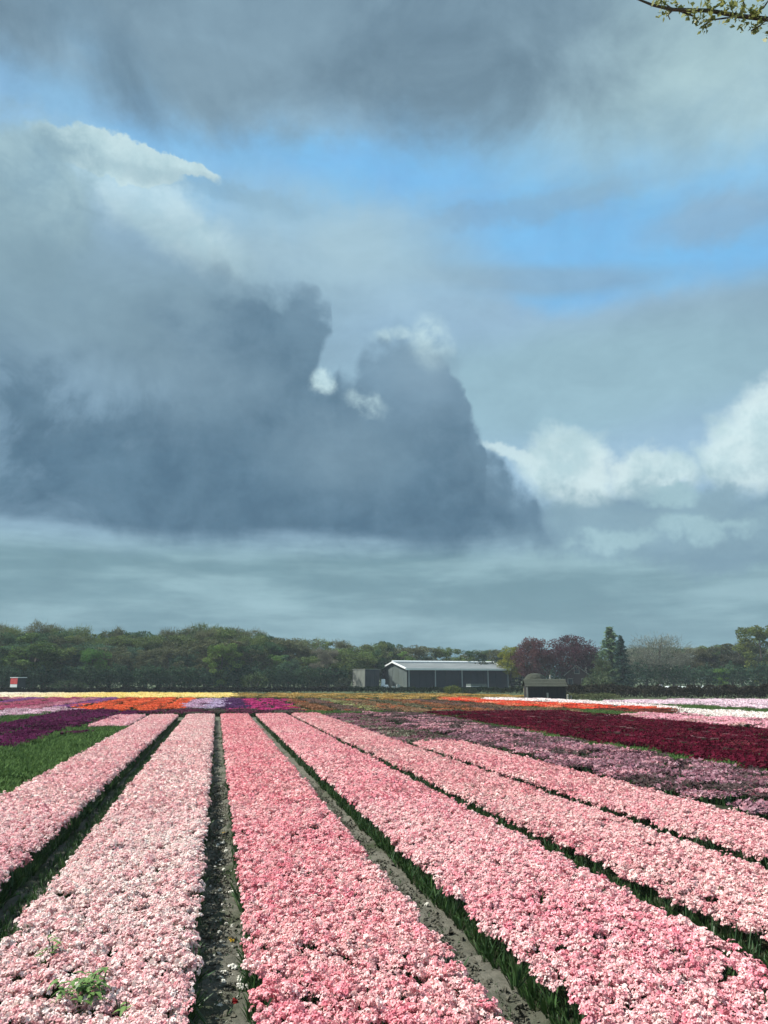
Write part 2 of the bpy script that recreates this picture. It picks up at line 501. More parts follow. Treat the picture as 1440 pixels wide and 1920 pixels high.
# ================================================================== ground
def ground_sheet():
    # dense near the camera along the wheel tracks, one big sheet out to the horizon
    xs = np.concatenate([[-6000, -1500, -400, -120, -40, -12], np.arange(-6, 9.01, 0.12), [14, 40, 120, 400, 1500, 6000]])
    ys = np.concatenate([[-3000, -300, -40, -6], np.arange(0, 9, 0.12), np.arange(9, 24, 0.3), [30, 42, 60, 90, 140, 250, 500, 1500, 6000, 9000]])
    X, Y = np.meshgrid(xs, ys, indexing='ij')
    Z = 0.016 * np.sin(X * 9.1 + 1.3 * np.sin(Y * 2.1)) * np.sin(Y * 5.3 + np.cos(X * 7)) + rng.normal(0, 0.012, X.shape)
    near = (np.abs(X) < 9.5) & (Y > 0) & (Y < 24)
    Z = np.where(near, Z, 0)
    V = np.stack([X, Y, Z], -1).reshape(-1, 3)
    nx, ny = len(xs), len(ys)
    i, j = np.meshgrid(np.arange(nx - 1), np.arange(ny - 1), indexing='ij')
    a = (i * ny + j).ravel()
    Fc = np.stack([a, a + ny, a + ny + 1, a + 1], -1)
    me = np_mesh('ground', V, Fc, 4, [M_ground])
    me.shade_smooth() if hasattr(me, 'shade_smooth') else None
    return me

def ground_material():
    m, nt, out = new_mat('field_ground')
    tc_ = N(nt, 'ShaderNodeTexCoord')
    P = tc_.outputs['Object']
    n1 = N(nt, 'ShaderNodeTexNoise', {'Vector': P, 'Scale': 7.0, 'Detail': 8.0, 'Roughness': 0.65})
    n2 = N(nt, 'ShaderNodeTexNoise', {'Vector': P, 'Scale': 0.9, 'Detail': 5.0})
    n3 = N(nt, 'ShaderNodeTexNoise', {'Vector': P, 'Scale': 42.0, 'Detail': 6.0, 'Roughness': 0.7})
    r1 = N(nt, 'ShaderNodeMapRange', {0: n1.outputs[0], 1: 0.3, 2: 0.7})
    soil = N(nt, 'ShaderNodeMix', {0: r1.outputs[0], 6: (0.078, 0.080, 0.062, 1), 7: (0.195, 0.185, 0.148, 1)}, data_type='RGBA')
    r2 = N(nt, 'ShaderNodeMapRange', {0: n2.outputs[0], 1: 0.5, 2: 0.66})
    moss = N(nt, 'ShaderNodeMix', {0: r2.outputs[0], 6: soil.outputs[2], 7: (0.045, 0.06, 0.028, 1)}, data_type='RGBA')
    # beyond the beds the land is rough grass
    sx_ = N(nt, 'ShaderNodeSeparateXYZ', {0: P})
    fy = N(nt, 'ShaderNodeMapRange', {0: sx_.outputs[1], 1: 38.0, 2: 46.0})
    grass = N(nt, 'ShaderNodeMix', {0: r1.outputs[0], 6: (0.045, 0.07, 0.03, 1), 7: (0.10, 0.115, 0.06, 1)}, data_type='RGBA')
    allc = N(nt, 'ShaderNodeMix', {0: fy.outputs[0], 6: moss.outputs[2], 7: grass.outputs[2]}, data_type='RGBA')
    b = N(nt, 'ShaderNodeBsdfPrincipled', {'Base Color': allc.outputs[2], 'Roughness': 0.95, 'Specular IOR Level': 0.1})
    bp = N(nt, 'ShaderNodeBump', {'Strength': 0.9, 'Distance': 0.02, 'Height': n3.outputs[0]})
    nt.links.new(bp.outputs[0], b.inputs['Normal'])
    nt.links.new(b.outputs[0], out.inputs[0])
    return m
M_ground = ground_material()
tag(link('ground', ground_sheet()), kind='structure')

# ================================================================== small plants that get planted by the thousand
def floret_parts(c, n, r, npet, lift, quads_per=1):
    """one open bell flower at c facing n: npet petals bending back. Returns quads"""
    n = n / np.linalg.norm(n)
    a = np.cross(n, [0.3, 0.5, 0.8]); a /= np.linalg.norm(a)
    b = np.cross(n, a)
    ph = rng.uniform(0, 6.28)
    quads = []
    for k in range(npet):
        t = ph + 2 * math.pi * k / npet + rng.normal(0, 0.12)
        e = a * math.cos(t) + b * math.sin(t)
        s = np.cross(n, e)
        rr = r * rng.uniform(0.8, 1.2)
        base = c + n * 0.0
        mid = c + e * rr * 0.55 + n * lift * rr
        tip = c + e * rr * 1.05 + n * (lift * rng.uniform(-0.5, 0.6)) * rr
        w = rr * 0.40
        if quads_per == 2:
            quads.append((base - s * w * .3, base + s * w * .3, mid + s * w, mid - s * w))
            quads.append((mid - s * w, mid + s * w, tip + s * w * .55, tip - s * w * .55))
        else:
            quads.append((base, mid + s * w * 1.2, tip, mid - s * w * 1.2))
    return quads

def quads_mesh(name, quads, vals, mats, midx=None):
    V = np.array(quads, dtype=np.float64).reshape(-1, 3)
    Fc = np.arange(len(V)).reshape(-1, 4)
    return np_mesh(name, V, Fc, 4, mats, midx, vals)

def hyacinth(name, nflo, rf, R, Hh, npet, qp):
    quads, vals, mi = [], [], []
    for i in range(nflo):
        z = (i + 0.5) / nflo
        th = i * 2.39996 + rng.normal(0, 0.25)
        rad = R * (1.0 - 0.62 * z ** 2.2) * rng.uniform(0.85, 1.15)
        up = 0.15 + 1.5 * z ** 2
        n = np.array([math.cos(th), math.sin(th), up]); n /= np.linalg.norm(n)
        c = np.array([math.cos(th) * rad, math.sin(th) * rad, -Hh + Hh * z]) + rng.normal(0, 0.003, 3)
        q = floret_parts(c, n, rf * rng.uniform(0.85, 1.2), npet, 0.28, qp)
        bv = rng.uniform(0.1, 0.9)
        for x in q:
            quads.append(x); vals.append(np.clip(bv + rng.normal(0, 0.22), 0, 1)); mi.append(0)
    # stem
    w = 0.006
    for e in ((w, 0), (0, w)):
        quads.append((np.array([-e[0], -e[1], -Hh - 0.16]), np.array([e[0], e[1], -Hh - 0.16]), np.array([e[0], e[1], -0.02]), np.array([-e[0], -e[1], -0.02])))
        vals.append(0.5); mi.append(1)
    me = quads_mesh(name, quads, vals, [M_petal, M_leaf], mi)
    return me

def cluster(name, nflo, rf, R, npet, qp):
    quads, vals, mi = [], [], []
    for i in range(nflo):
        r_ = R * math.sqrt((i + .5) / nflo); th = i * 2.39996 + rng.normal(0, .3)
        c = np.array([math.cos(th) * r_, math.sin(th) * r_, rng.normal(0, .011) - .012 * (r_ / R) ** 2])
        n = np.array([math.cos(th) * .9 * r_ / R, math.sin(th) * .9 * r_ / R, 1.0]) + rng.normal(0, .42, 3)
        bv = rng.uniform(0.0, 1.0)
        for x in floret_parts(c, n, rf * rng.uniform(.8, 1.25), npet, .42, qp):
            quads.append(x); vals.append(np.clip(bv + rng.normal(0, .2), 0, 1)); mi.append(0)
    for k in range(3):
        th = rng.uniform(0, 6.28); e = np.array([math.cos(th), math.sin(th), 0]) * R * .7; w = np.array([-e[1], e[0], 0]) * .12
        quads.append((e - w + [0, 0, -.16], e + w + [0, 0, -.16], e * 1.3 + w + [0, 0, -.03], e * 1.3 - w + [0, 0, -.03])); vals.append(rng.uniform(0, .4)); mi.append(1)
    return quads_mesh(name, quads, vals, [M_petal, M_leaf], mi)

def leaf_clump(name, nleaf, length, width, spread, mat=None):
    quads, vals = [], []
    for k in range(nleaf):
        th = rng.uniform(0, 6.28)
        e = np.array([math.cos(th), math.sin(th), 0]); s = np.array([-e[1], e[0], 0])
        L = length * rng.uniform(0.6, 1.15); sp_ = spread * rng.uniform(0.3, 1.4)
        bv = rng.uniform(0, 1)
        prev = None
        for j in range(4):
            t = j / 3
            p = e * (0.01 + L * sp_ * t ** 1.6) + np.array([0, 0, L * (t - 0.28 * sp_ * t * t)])
            w = width * (0.55 + 0.9 * t) * (1 - t ** 3 * 0.95)
            cur = (p - s * w, p + s * w)
            if prev is not None:
                quads.append((prev[0], prev[1], cur[1], cur[0])); vals.append(np.clip(bv * 0.7 + 0.3 * t + rng.normal(0, .08), 0, 1))
            prev = cur
    return quads_mesh(name, quads, vals, [mat or M_leaf])

def tile(name, size, nb, rf, nleaf):
    """a patch of low flowers for beds farther off"""
    quads, vals, mi = [], [], []
    for k in range(nb):
        c = np.array([rng.uniform(-.5, .5) * size, rng.uniform(-.5, .5) * size, rng.uniform(-0.07, 0.015)])
        n = np.array([rng.normal(0, .45), rng.normal(0, .45), 1.0])
        bv = rng.uniform(0, 1)
        for x in floret_parts(c, n, rf * rng.uniform(0.8, 1.25), 4, -0.35, 1):
            quads.append(x); vals.append(np.clip(bv + rng.normal(0, .2), 0, 1)); mi.append(0)
    for k in range(nleaf):
        x, y = rng.uniform(-.5, .5, 2) * size
        th = rng.uniform(0, 6.28); e = np.array([math.cos(th), math.sin(th), 0]) ; s = np.array([-e[1], e[0], 0]) * 0.018
        b = np.array([x, y, -0.24]); t_ = np.array([x, y, rng.uniform(-0.09, -0.005)]) + e * 0.06
        quads.append((b - s, b + s, t_ + s * .7, t_ - s * .7)); vals.append(rng.uniform(0, 1)); mi.append(1)
    return quads_mesh(name, quads, vals, [M_petal, M_leaf], mi)

def leaf_tile(name, size, nleaf, h=0.26):
    quads, vals = [], []
    for k in range(nleaf):
        x, y = rng.uniform(-.5, .5, 2) * size
        th = rng.uniform(0, 6.28); e = np.array([math.cos(th), math.sin(th), 0]); s = np.array([-e[1], e[0], 0]) * rng.uniform(.012, .022)
        hh = h * rng.uniform(.6, 1.1)
        b = np.array([x, y, -0.26]); m_ = b + np.array([0, 0, hh * .7]) + e * .03; t_ = b + np.array([0, 0, hh]) + e * .10
        v = rng.uniform(0, 1)
        quads.append((b - s * .6, b + s * .6, m_ + s, m_ - s)); vals.append(v * .7)
        quads.append((m_ - s, m_ + s, t_ + s * .2, t_ - s * .2)); vals.append(min(1, v + .2))
    return quads_mesh(name, quads, vals, [M_leafbed])

def proto_col(name, meshes):
    c = bpy.data.collections.new(name)
    for i, me in enumerate(meshes):
        c.objects.link(bpy.data.objects.new('%s_%02d' % (name, i), me))
    return c

P_near = proto_col('proto_near', [cluster('blossom_near', 14, 0.0148, 0.047, 6, 2) for _ in range(8)])
P_mid = proto_col('proto_mid', [cluster('blossom_mid', 11, 0.018, 0.052, 5, 1) for _ in range(6)])
P_tile = proto_col('proto_tile', [tile('patch', 0.8, 130, 0.045, 70) for _ in range(5)])
P_leaft = proto_col('proto_leaftile', [leaf_tile('leafpatch', 0.8, 330, .23) for _ in range(4)])
P_leaf = proto_col('proto_leaf', [leaf_clump('leaves_clump', 6, 0.22, 0.009, 0.38) for _ in range(6)])
P_bigleaf = proto_col('proto_bigleaf', [leaf_clump('leaves_big', 9, 0.30, 0.014, 0.5) for _ in range(4)])
def clod_mesh():
    b = MB(); r = random
    vs = []
    for z, k in ((-.3, .8), (.25, 1.0), (.6, .45)):
        for i in range(5):
            a_ = i * 1.2566 + r.uniform(-.2, .2)
            vs.append((math.cos(a_) * k * r.uniform(.8, 1.2), math.sin(a_) * k * r.uniform(.8, 1.2), z))
    fs = [(j * 5 + i, j * 5 + (i + 1) % 5, (j + 1) * 5 + (i + 1) % 5, (j + 1) * 5 + i) for j in range(2) for i in range(5)] + [(10, 11, 12, 13, 14)]
    b.add(vs, fs)
    return b.mesh('clod', [M_clod])
P_clod = proto_col('proto_clod', [clod_mesh() for _ in range(4)])

def plant(name, proto, pos, rot, scl, col, parent=None, label=None, cat=None):
    """one 'stuff' object: a cloud of points, each carrying one of the small plants"""
    n = len(pos)
    me = bpy.data.meshes.new(name)
    me.vertices.add(n)
    me.vertices.foreach_set('co', np.asarray(pos, np.float32).ravel())
    a = me.attributes.new('rot', 'FLOAT_VECTOR', 'POINT'); a.data.foreach_set('vector', np.asarray(rot, np.float32).ravel())
    a = me.attributes.new('scl', 'FLOAT', 'POINT'); a.data.foreach_set('value', np.asarray(scl, np.float32))
    a = me.attributes.new('idx', 'INT', 'POINT'); a.data.foreach_set('value', rng.integers(0, len(proto.objects), n).astype(np.int32))
    a = me.attributes.new('col', 'FLOAT_COLOR', 'POINT'); a.data.foreach_set('color', np.concatenate([np.clip(col, 0, 1), np.ones((n, 1))], 1).astype(np.float32).ravel())
    o = link(name, me, parent)
    g = bpy.data.node_groups.new('plant_' + name, 'GeometryNodeTree')
    g.interface.new_socket('Geometry', in_out='INPUT', socket_type='NodeSocketGeometry')
    g.interface.new_socket('Geometry', in_out='OUTPUT', socket_type='NodeSocketGeometry')
    gi = g.nodes.new('NodeGroupInput'); go = g.nodes.new('NodeGroupOutput')
    ci = g.nodes.new('GeometryNodeCollectionInfo')
    ci.inputs['Collection'].default_value = proto
    ci.inputs['Separate Children'].default_value = True
    ci.inputs['Reset Children'].default_value = True
    ip = g.nodes.new('GeometryNodeInstanceOnPoints')
    ip.inputs['Pick Instance'].default_value = True
    def na(t, nm):
        x = g.nodes.new('GeometryNodeInputNamedAttribute'); x.data_type = t; x.inputs['Name'].default_value = nm
        return x.outputs[0]
    m2p = g.nodes.new('GeometryNodeMeshToPoints')
    g.links.new(gi.outputs[0], m2p.inputs[0])
    g.links.new(m2p.outputs[0], ip.inputs['Points'])
    g.links.new(ci.outputs[0], ip.inputs['Instance'])
    g.links.new(na('INT', 'idx'), ip.inputs['Instance Index'])
    e2r = g.nodes.new('FunctionNodeEulerToRotation')
    g.links.new(na('FLOAT_VECTOR', 'rot'), e2r.inputs[0])
    g.links.new(e2r.outputs[0], ip.inputs['Rotation'])
    g.links.new(na('FLOAT', 'scl'), ip.inputs['Scale'])
    g.links.new(ip.outputs[0], go.inputs[0])
    md = o.modifiers.new('planting', 'NODES')
    md.node_group = g
    return tag(o, label, cat, kind='stuff')

def wob(x, y, s=1.0, seed=0.0):
    """cheap smooth noise, about -1..1"""
    return (np.sin(x * 1.7 * s + 1.1 * np.sin(y * 0.9 * s + seed) + seed) + np.sin(y * 1.3 * s + 1.7 * np.sin(x * 0.8 * s + 2 * seed)) +
            np.sin((x + y) * 2.9 * s + seed * 3)) / 3

# ================================================================== near flower beds (rows run along +Y)
def scatter_col(base, n, x, y, pale=None, sd_=0.10, seed=1.0):
    base = np.array(base)
    t = wob(x, y * 0.7, 1.2, seed) * 0.5 + 0.5
    c = base[None, :] * (1 + rng.normal(0, sd_, (n, 1)))
    if pale is not None:
        k = np.clip(0.25 + 0.55 * t + rng.normal(0, 0.28, n), 0, 1)[:, None]
        c = c * (1 - k) + np.array(pale)[None, :] * (1 + rng.normal(0, sd_ * .6, (n, 1))) * k
    return c

def bed_body(x0, x1, y0, y1, h=0.15):
    xs = np.array([x0 + .06, x0 + .12, x0 + .35, (x0 + x1) / 2, x1 - .35, x1 - .12, x1 - .06])
    zs = np.array([-0.03, h - .02, h, h + .01, h, h - .02, -0.03])
    ys = np.linspace(y0, y1, max(3, int((y1 - y0) / 0.6)))
    X, Y = np.meshgrid(xs, ys, indexing='ij')
    Z = np.repeat(zs[:, None], len(ys), 1) + rng.normal(0, .012, X.shape)
    X = X + rng.normal(0, .015, X.shape)
    Z[:, 0] = -0.03; Z[:, -1] = -0.03
    ny = len(ys)
    i, j = np.meshgrid(np.arange(6), np.arange(ny - 1), indexing='ij')
    a = (i * ny + j).ravel()
    return np_mesh('soil_ridge', np.stack([X, Y, Z], -1).reshape(-1, 3), np.stack([a, a + ny, a + ny + 1, a + 1], -1), 4, [M_bedsoil])

def make_bed(x0, x1, y0, y1, base, pale, label, sides=(1, 1), name='flower_bed', cat='flower bed', density=285, top=0.285, seed=1.0, gaps=0.06, lod=11.0, thin=None, leafy=1.0, edge_leaf=1.0, zvar=0.016):
    root = empty(name, ((x0 + x1) / 2, y0, 0), label, cat)
    inv = Matrix.Translation((-(x0 + x1) / 2, -y0, 0))
    off = np.array([-(x0 + x1) / 2, -y0, 0])
    body = link('soil_ridge', bed_body(x0, x1, y0, y1), root)
    body.location = off
    L = y1 - y0
    for (a, b, proto, dens, sc, nm) in ((y0, min(lod, y1), P_near, density, 1.0, 'blossoms'), (max(y0, lod), y1, P_mid, density * 0.9, 1.08, 'far_blossoms')):
        if b <= a or base is None: continue
        n = int((x1 - x0) * (b - a) * dens)
        x = rng.uniform(x0 + .03, x1 - .03, n); y = rng.uniform(a, b, n)
        ex = 0.035 * wob(y * 0, y, 2.2, seed) + rng.normal(0, .02, n)
        # random bare spots
        keep = wob(x * 2.3, y * 2.3, 1.9, seed + 4) + rng.normal(0, .25, n) > (-1.3 + gaps * 1.6)
        if thin is not None: keep &= rng.uniform(0, 1, n) < thin(x, y)
        x, y = x[keep], y[keep]; n = len(x)
        x = x + 0.02 * wob(0 * y, y, 2.2, seed)
        d = np.minimum(x - x0, x1 - x)
        z = top + zvar * wob(x * 3, y * 3, 1.6, seed) + rng.normal(0, .013, n) - 0.05 * np.exp(-np.clip(d, 0, 1) / 0.06) * rng.uniform(.2, 1.3, n)
        rot = np.stack([rng.normal(0, .28, n), rng.normal(0, .28, n) , rng.uniform(0, 6.28, n)], 1)
        side = np.sign(x - (x0 + x1) / 2)
        rot[:, 1] += side * np.exp(-np.clip(d, 0, 1) / 0.08) * .35
        s = sc * rng.normal(1, .11, n)
        o = plant(nm, proto, np.stack([x, y, z], 1) + off, rot, s, scatter_col(base, n, x, y, pale, seed=seed), root)
    # leaves, thick along both shoulders, thinner between the flowers
    pts = []
    per = 52
    for xe, sgn, am in ((x0, -1, sides[0]), (x1, 1, sides[1])):
        n = int(L * per * edge_leaf * am)
        y = rng.uniform(y0, y1, n) if y1 < 14 else y0 + (y1 - y0) * rng.uniform(0, 1, n) ** 1.5
        x = xe + sgn * rng.uniform(-0.13, -0.04, n) + 0.03 * wob(0 * y, y, 2.2, seed)
        pts.append(np.stack([x, y, rng.uniform(-0.02, .05, n), rng.normal(0, .25, n), sgn * rng.uniform(.0, .35, n), rng.uniform(0, 6.28, n), rng.uniform(.38, .8, n)], 1))
    n = int(L * 30 * leafy)
    y = y0 + L * rng.uniform(0, 1, n) ** 1.5
    x = rng.uniform(x0, x1, n)
    pts.append(np.stack([x, y, rng.uniform(.04, .09, n), rng.normal(0, .3, n), rng.normal(0, .3, n), rng.uniform(0, 6.28, n), rng.uniform(.75, 1.05, n)], 1))
    P = np.concatenate(pts)
    # rotate about Z first would spin the lean: lean is applied by XY angles
    plant('leaves', P_leaf, P[:, :3] + off, P[:, 3:6] * np.array([1, 1, 0]) + 0, P[:, 6], np.full((len(P), 3), .5), root)
    return root

SALMON, BLUSH = (0.80, 0.30, 0.32), (0.88, 0.58, 0.54)
ROSE = (0.80, 0.27, 0.30)
GREENISH = (0.10, 0.16, 0.06)
make_bed(-3.05, -1.74, 3.0, 38.6, (0.90, 0.46, 0.48), (0.96, 0.77, 0.70), 'pale pink flower bed bordering the green leaf bed, left of the dark shaded furrow', seed=1.3, sides=(.6, 1.5), thin=lambda x, y: np.where((np.abs(y - 12.4) < .10) & (x < -2.0), .25, 1))
make_bed(-1.34, -0.04, 3.0, 38.6, (0.93, 0.53, 0.52), (0.97, 0.84, 0.75), 'palest pink flower bed, between the dark furrow and the track with fallen blossoms', seed=2.1, sides=(.5, 1.2), gaps=0.16)
make_bed(0.27, 1.58, 3.0, 38.6, (0.88, 0.31, 0.36), (0.96, 0.63, 0.58), 'deep pink flower bed right of the track with fallen blossoms, widest in the foreground', seed=3.7, sides=(.5, .35), gaps=0.05)
make_bed(1.96, 3.42, 3.0, 38.6, (0.88, 0.35, 0.40), (0.96, 0.66, 0.61), 'pink flower bed right of the bare grey soil track', seed=4.4, sides=(.75, .5), gaps=0.05)
make_bed(3.70, 5.05, 3.5, 38.6, (0.82, 0.34, 0.37), (0.93, 0.66, 0.60), 'pink flower bed with a darker patch, its far half reaching the end of the rows', seed=5.2, sides=(1.4, .6), gaps=0.14, thin=lambda x, y: np.where(np.abs(y - 18.2 + (x - 4.4) * .5) < .35, .35, 1))
make_bed(5.34, 6.78, 5.0, 20.8, (0.84, 0.34, 0.38), (0.93, 0.66, 0.60), 'short pink flower bed beside the mauve bed at the right', seed=6.6, sides=(1.4, .8), gaps=0.08)
make_bed(-4.62, -3.22, 30.5, 38.6, (0.88, 0.42, 0.46), (0.95, 0.72, 0.70), 'small pink flower patch at the far end of the green bed', seed=7.1, lod=3)

# ================================================================== beds and fields farther off
def in_poly(x, y, poly):
    ins = np.zeros(len(x), bool)
    j = len(poly) - 1
    for i in range(len(poly)):
        xi, yi = poly[i]; xj, yj = poly[j]
        c = ((yi > y) != (yj > y)) & (x < (xj - xi) * (y - yi) / (yj - yi + 1e-12) + xi)
        ins ^= c
        j = i
    return ins

def field(poly, colf, label, name='flower_field', cat='flower field', proto=None, step=0.62, z=0.28, rows=True, jit=.25, scale=1.0, edge=0.4):
    """poly in metres; a patch planted with low flower tiles in rows along +Y, 1.7 m apart"""
    poly = np.array(poly)
    x0, y0 = poly.min(0); x1, y1 = poly.max(0)
    n = int((x1 - x0) * (y1 - y0) / (step * step))
    x = rng.uniform(x0, x1, n); y = rng.uniform(y0, y1, n)
    ox = x + rng.normal(0, edge * .4, n); oy = y + rng.normal(0, edge, n)
    k = in_poly(ox, oy, poly)
    x, y = x[k], y[k]
    if rows:
        ph = np.mod(x - 0.1, 1.7)
        x = x - ph + 0.54 + (ph / 1.7) * 0.62          # keep clear of the furrows at 0.1 + 1.7 k
    n = len(x)
    c = colf(x, y, n)
    zz = z + rng.normal(0, .02, n)
    rot = np.stack([rng.normal(0, .04, n), rng.normal(0, .04, n), rng.uniform(0, 6.28, n)], 1)
    return plant(name, proto or P_tile, np.stack([x, y, zz], 1), rot, scale * rng.uniform(.9, 1.15, n), c, None, label, cat)

def flat(base, v=.12, mixc_=None, p=0.0, wv=.12, seed=0.3):
    def f(x, y, n):
        c = np.array(base)[None, :] * (1 + rng.normal(0, v, (n, 1))) * (1 + wv * wob(x, y * .35, 1.1, seed)[:, None])
        if mixc_ is not None:
            k = (rng.uniform(0, 1, n) < p)[:, None]
            c = np.where(k, np.array(mixc_)[None, :] * (1 + rng.normal(0, v, (n, 1))), c)
        return c
    return f

def px(*pts_):
    return [at(a, b, 0.28) for a, b in pts_]

def rect(x0, x1, y0, y1):
    return [(x0, y0), (x1, y0), (x1, y1), (x0, y1)]

# left side
field(rect(-4.55, -3.25, 9, 30.6), flat((.1, .1, .1)), 'green leaf bed without flowers beside the leftmost pink bed', 'leaf_bed', 'leaf bed', P_leaft, step=.32, rows=False, edge=.1, z=.29)
field(rect(-6.3, -5.15, 9, 39), flat((.1, .1, .1)), 'narrow green leaf bed bordering the dark purple bed', 'leaf_bed', 'leaf bed', P_leaft, step=.34, rows=False, edge=.1, z=.27)
field(rect(-4.6, -3.2, 38.4, 39.2), flat((.1, .1, .1)), 'thin green row end behind the small pink patch', 'leaf_bed', 'leaf bed', P_leaft, step=.34, rows=False, edge=.1, z=.2)
field(px((0, 1405), (0, 1355), (131, 1331), (245, 1331)), flat((.090, .018, .058), .25), 'dark purple flower bed at the left edge behind the green leaf beds', step=.4, edge=.12)
field(px((0, 1352), (0, 1341), (118, 1333), (128, 1333)), flat((.09, .08, .06), .3), 'green bed with few flowers between the purple and whitish beds at left', proto=P_leaft)
field(px((0, 1340), (0, 1331), (118, 1326), (135, 1328), (120, 1333)), flat((.62, .42, .50), .15), 'whitish pink flower bed at the left edge behind the purple bed')
def leftrows(x, y, n):
    k = np.floor((x - 0.1) / 1.7).astype(int) % 4
    pal = np.array([(.42, .10, .17), (.50, .20, .26), (.26, .10, .26), (.45, .13, .18)])
    return pal[k] * (1 + rng.normal(0, .15, (n, 1)))
field(px((0, 1331), (0, 1307.5), (238, 1307.5), (132, 1325)), leftrows, 'dusty rose and purple flower rows at the far left under the cream strip', rows=True, step=.75)
field(px((130, 1328), (133, 1323), (240, 1308), (372, 1308), (347, 1326), (255, 1330)), flat((.74, .135, .05), .2, (.45, .10, .05), .12), 'bright orange flower field left of the lavender rows', step=.7)
field(px((347, 1325.5), (371, 1310), (397, 1310), (378, 1325.5)), flat((.52, .34, .48), .15), 'pale lavender flower row next to the orange field', step=.6, rows=False)
field(px((379, 1324.5), (398, 1310), (402, 1310), (386, 1324.5)), flat((.12, .05, .09), .15), 'thin dark row between the two lavender rows', step=.6, rows=False)
field(px((387, 1325.5), (403, 1309.5), (423, 1309.5), (414, 1325.5)), flat((.46, .38, .55), .15), 'bluish lavender flower row left of the dark purple one', step=.6, rows=False)
field(px((415, 1328), (424, 1308.5), (453, 1308.5), (456, 1328)), flat((.09, .035, .11), .2), 'dark purple far row between lavender and magenta', step=.6, rows=False)
field(px((459, 1329.5), (457, 1309), (528, 1310), (556, 1329.5)), flat((.45, .045, .17), .3, (.20, .03, .10), .25), 'magenta flower rows in the middle beyond the pink beds', step=.6)
field(px((250, 1333.5), (345, 1328.5), (560, 1331), (562, 1333.8), (300, 1334.5)), flat((.10, .03, .055), .3, (.08, .08, .06), .3), 'dark wine-coloured cross row right behind the pink bed ends', step=.6, rows=False)
def cream(x, y, n):
    t = np.clip((x + 24) / 12, 0, 1)[:, None]
    return (np.array((.95, .92, .74)) * (1 - t) + np.array((.95, .78, .22)) * t) * (1 + rng.normal(0, .06, (n, 1)))
field(px((-40, 1307.5), (-40, 1298.5), (438, 1298.8), (438, 1306)), cream, 'long bright cream to yellow flower strip in front of the left wood', step=.85, rows=False, scale=1.3)
field(px((440, 1306.5), (440, 1299.2), (870, 1300.5), (1010, 1304), (1015, 1307), (800, 1310), (600, 1308)), flat((.38, .25, .045), .2, (.12, .13, .05), .25), 'mustard yellow flower strip in front of the barn', step=.85, rows=False)
def mixed(x, y, n):
    k = np.floor((x - 0.1) / 1.7).astype(int) % 5
    pal = np.array([(.16, .11, .07), (.20, .13, .07), (.12, .12, .07), (.24, .12, .06), (.15, .10, .08)])
    c = pal[k] * (1 + rng.normal(0, .2, (n, 1)))
    t = rng.uniform(0, 1, n) < .10
    return np.where(t[:, None], np.array((.42, .14, .06)), c)
field(px((532, 1309.5), (800, 1311), (960, 1324), (1120, 1333), (893, 1333), (700, 1331), (562, 1331)), mixed, 'faded brown and orange flower rows beyond the pink and mauve beds', step=.7)
field(px((612, 1312), (622, 1311.5), (722, 1330.5), (708, 1331)), flat((.22, .24, .08), .2), 'thin olive yellow row through the faded field', step=.5, rows=False, z=.31)
field(px((560, 1334), (562, 1331.5), (893, 1334), (1115, 1336), (1130, 1341), (1000, 1337), (793, 1336)), flat((.1, .1, .1)), 'green cross strip between faded rows and dark red beds', 'leaf_bed', 'leaf bed', P_leaft, step=.45, rows=False)
field(px((815, 1308.5), (872, 1306.8), (915, 1311.5), (1255, 1326), (1262, 1329.5), (1150, 1328), (960, 1321.5)), flat((.78, .10, .05), .2, (.75, .26, .12), .25), 'orange red flower strip under the white row near the dark hut', step=.6, rows=False)
field(px((1120, 1327), (1258, 1329), (1272, 1334), (1230, 1335), (1150, 1332)), flat((.18, .06, .04), .2), 'withered dark rusty end of the orange strip', step=.6, rows=False)
field(px((912, 1309.5), (1030, 1311.5), (1256, 1325), (1258, 1327.6), (1030, 1315), (912, 1312.2)), flat((.92, .86, .80), .05), 'thin white flower row above the orange red strip', step=.5, rows=False, scale=1.2, z=.33, edge=.15)
field(px((1258, 1328.5), (1330, 1331), (1440, 1337), (1500, 1340), (1500, 1349), (1440, 1345.5), (1340, 1341), (1300, 1334), (1262, 1333)), flat((.93, .90, .80), .05), 'bright white flower bed at the right edge', step=.5, rows=False, scale=1.2, edge=.15)
field(px((1138, 1313), (1242, 1311), (1480, 1311), (1480, 1327), (1287, 1319), (1160, 1315.5)), flat((.82, .66, .72), .08), 'very pale pink far field at the right in front of the dark hedge', step=.75, rows=False, scale=1.2)
field(px((1165, 1317), (1287, 1320.5), (1480, 1329), (1480, 1338), (1330, 1329.5), (1260, 1326)), flat((.1, .09, .06)), 'dull green leaf strip between the two white fields at right', 'leaf_bed', 'leaf bed', P_leaft, step=.5, rows=False)
field(px((1272, 1335), (1340, 1343), (1300, 1341), (1200, 1337)), flat((.1, .09, .06)), 'small green leafy wedge under the bright white bed', 'leaf_bed', 'leaf bed', P_leaft, step=.5, rows=False)
field(px((1115, 1340.5), (1240, 1337), (1340, 1343), (1500, 1352), (1500, 1366), (1440, 1361), (1228, 1347.5)), flat((.74, .36, .42), .15, (.5, .3, .26), .2), 'pale pink flower bed between the white bed and the dark red beds', step=.5)
field(px((960, 1323), (1130, 1330), (1230, 1336), (1115, 1339), (1000, 1336)), flat((.1, .1, .1)), 'grey green leaf strip below the orange red strip', 'leaf_bed', 'leaf bed', P_leaft, step=.6, rows=False)

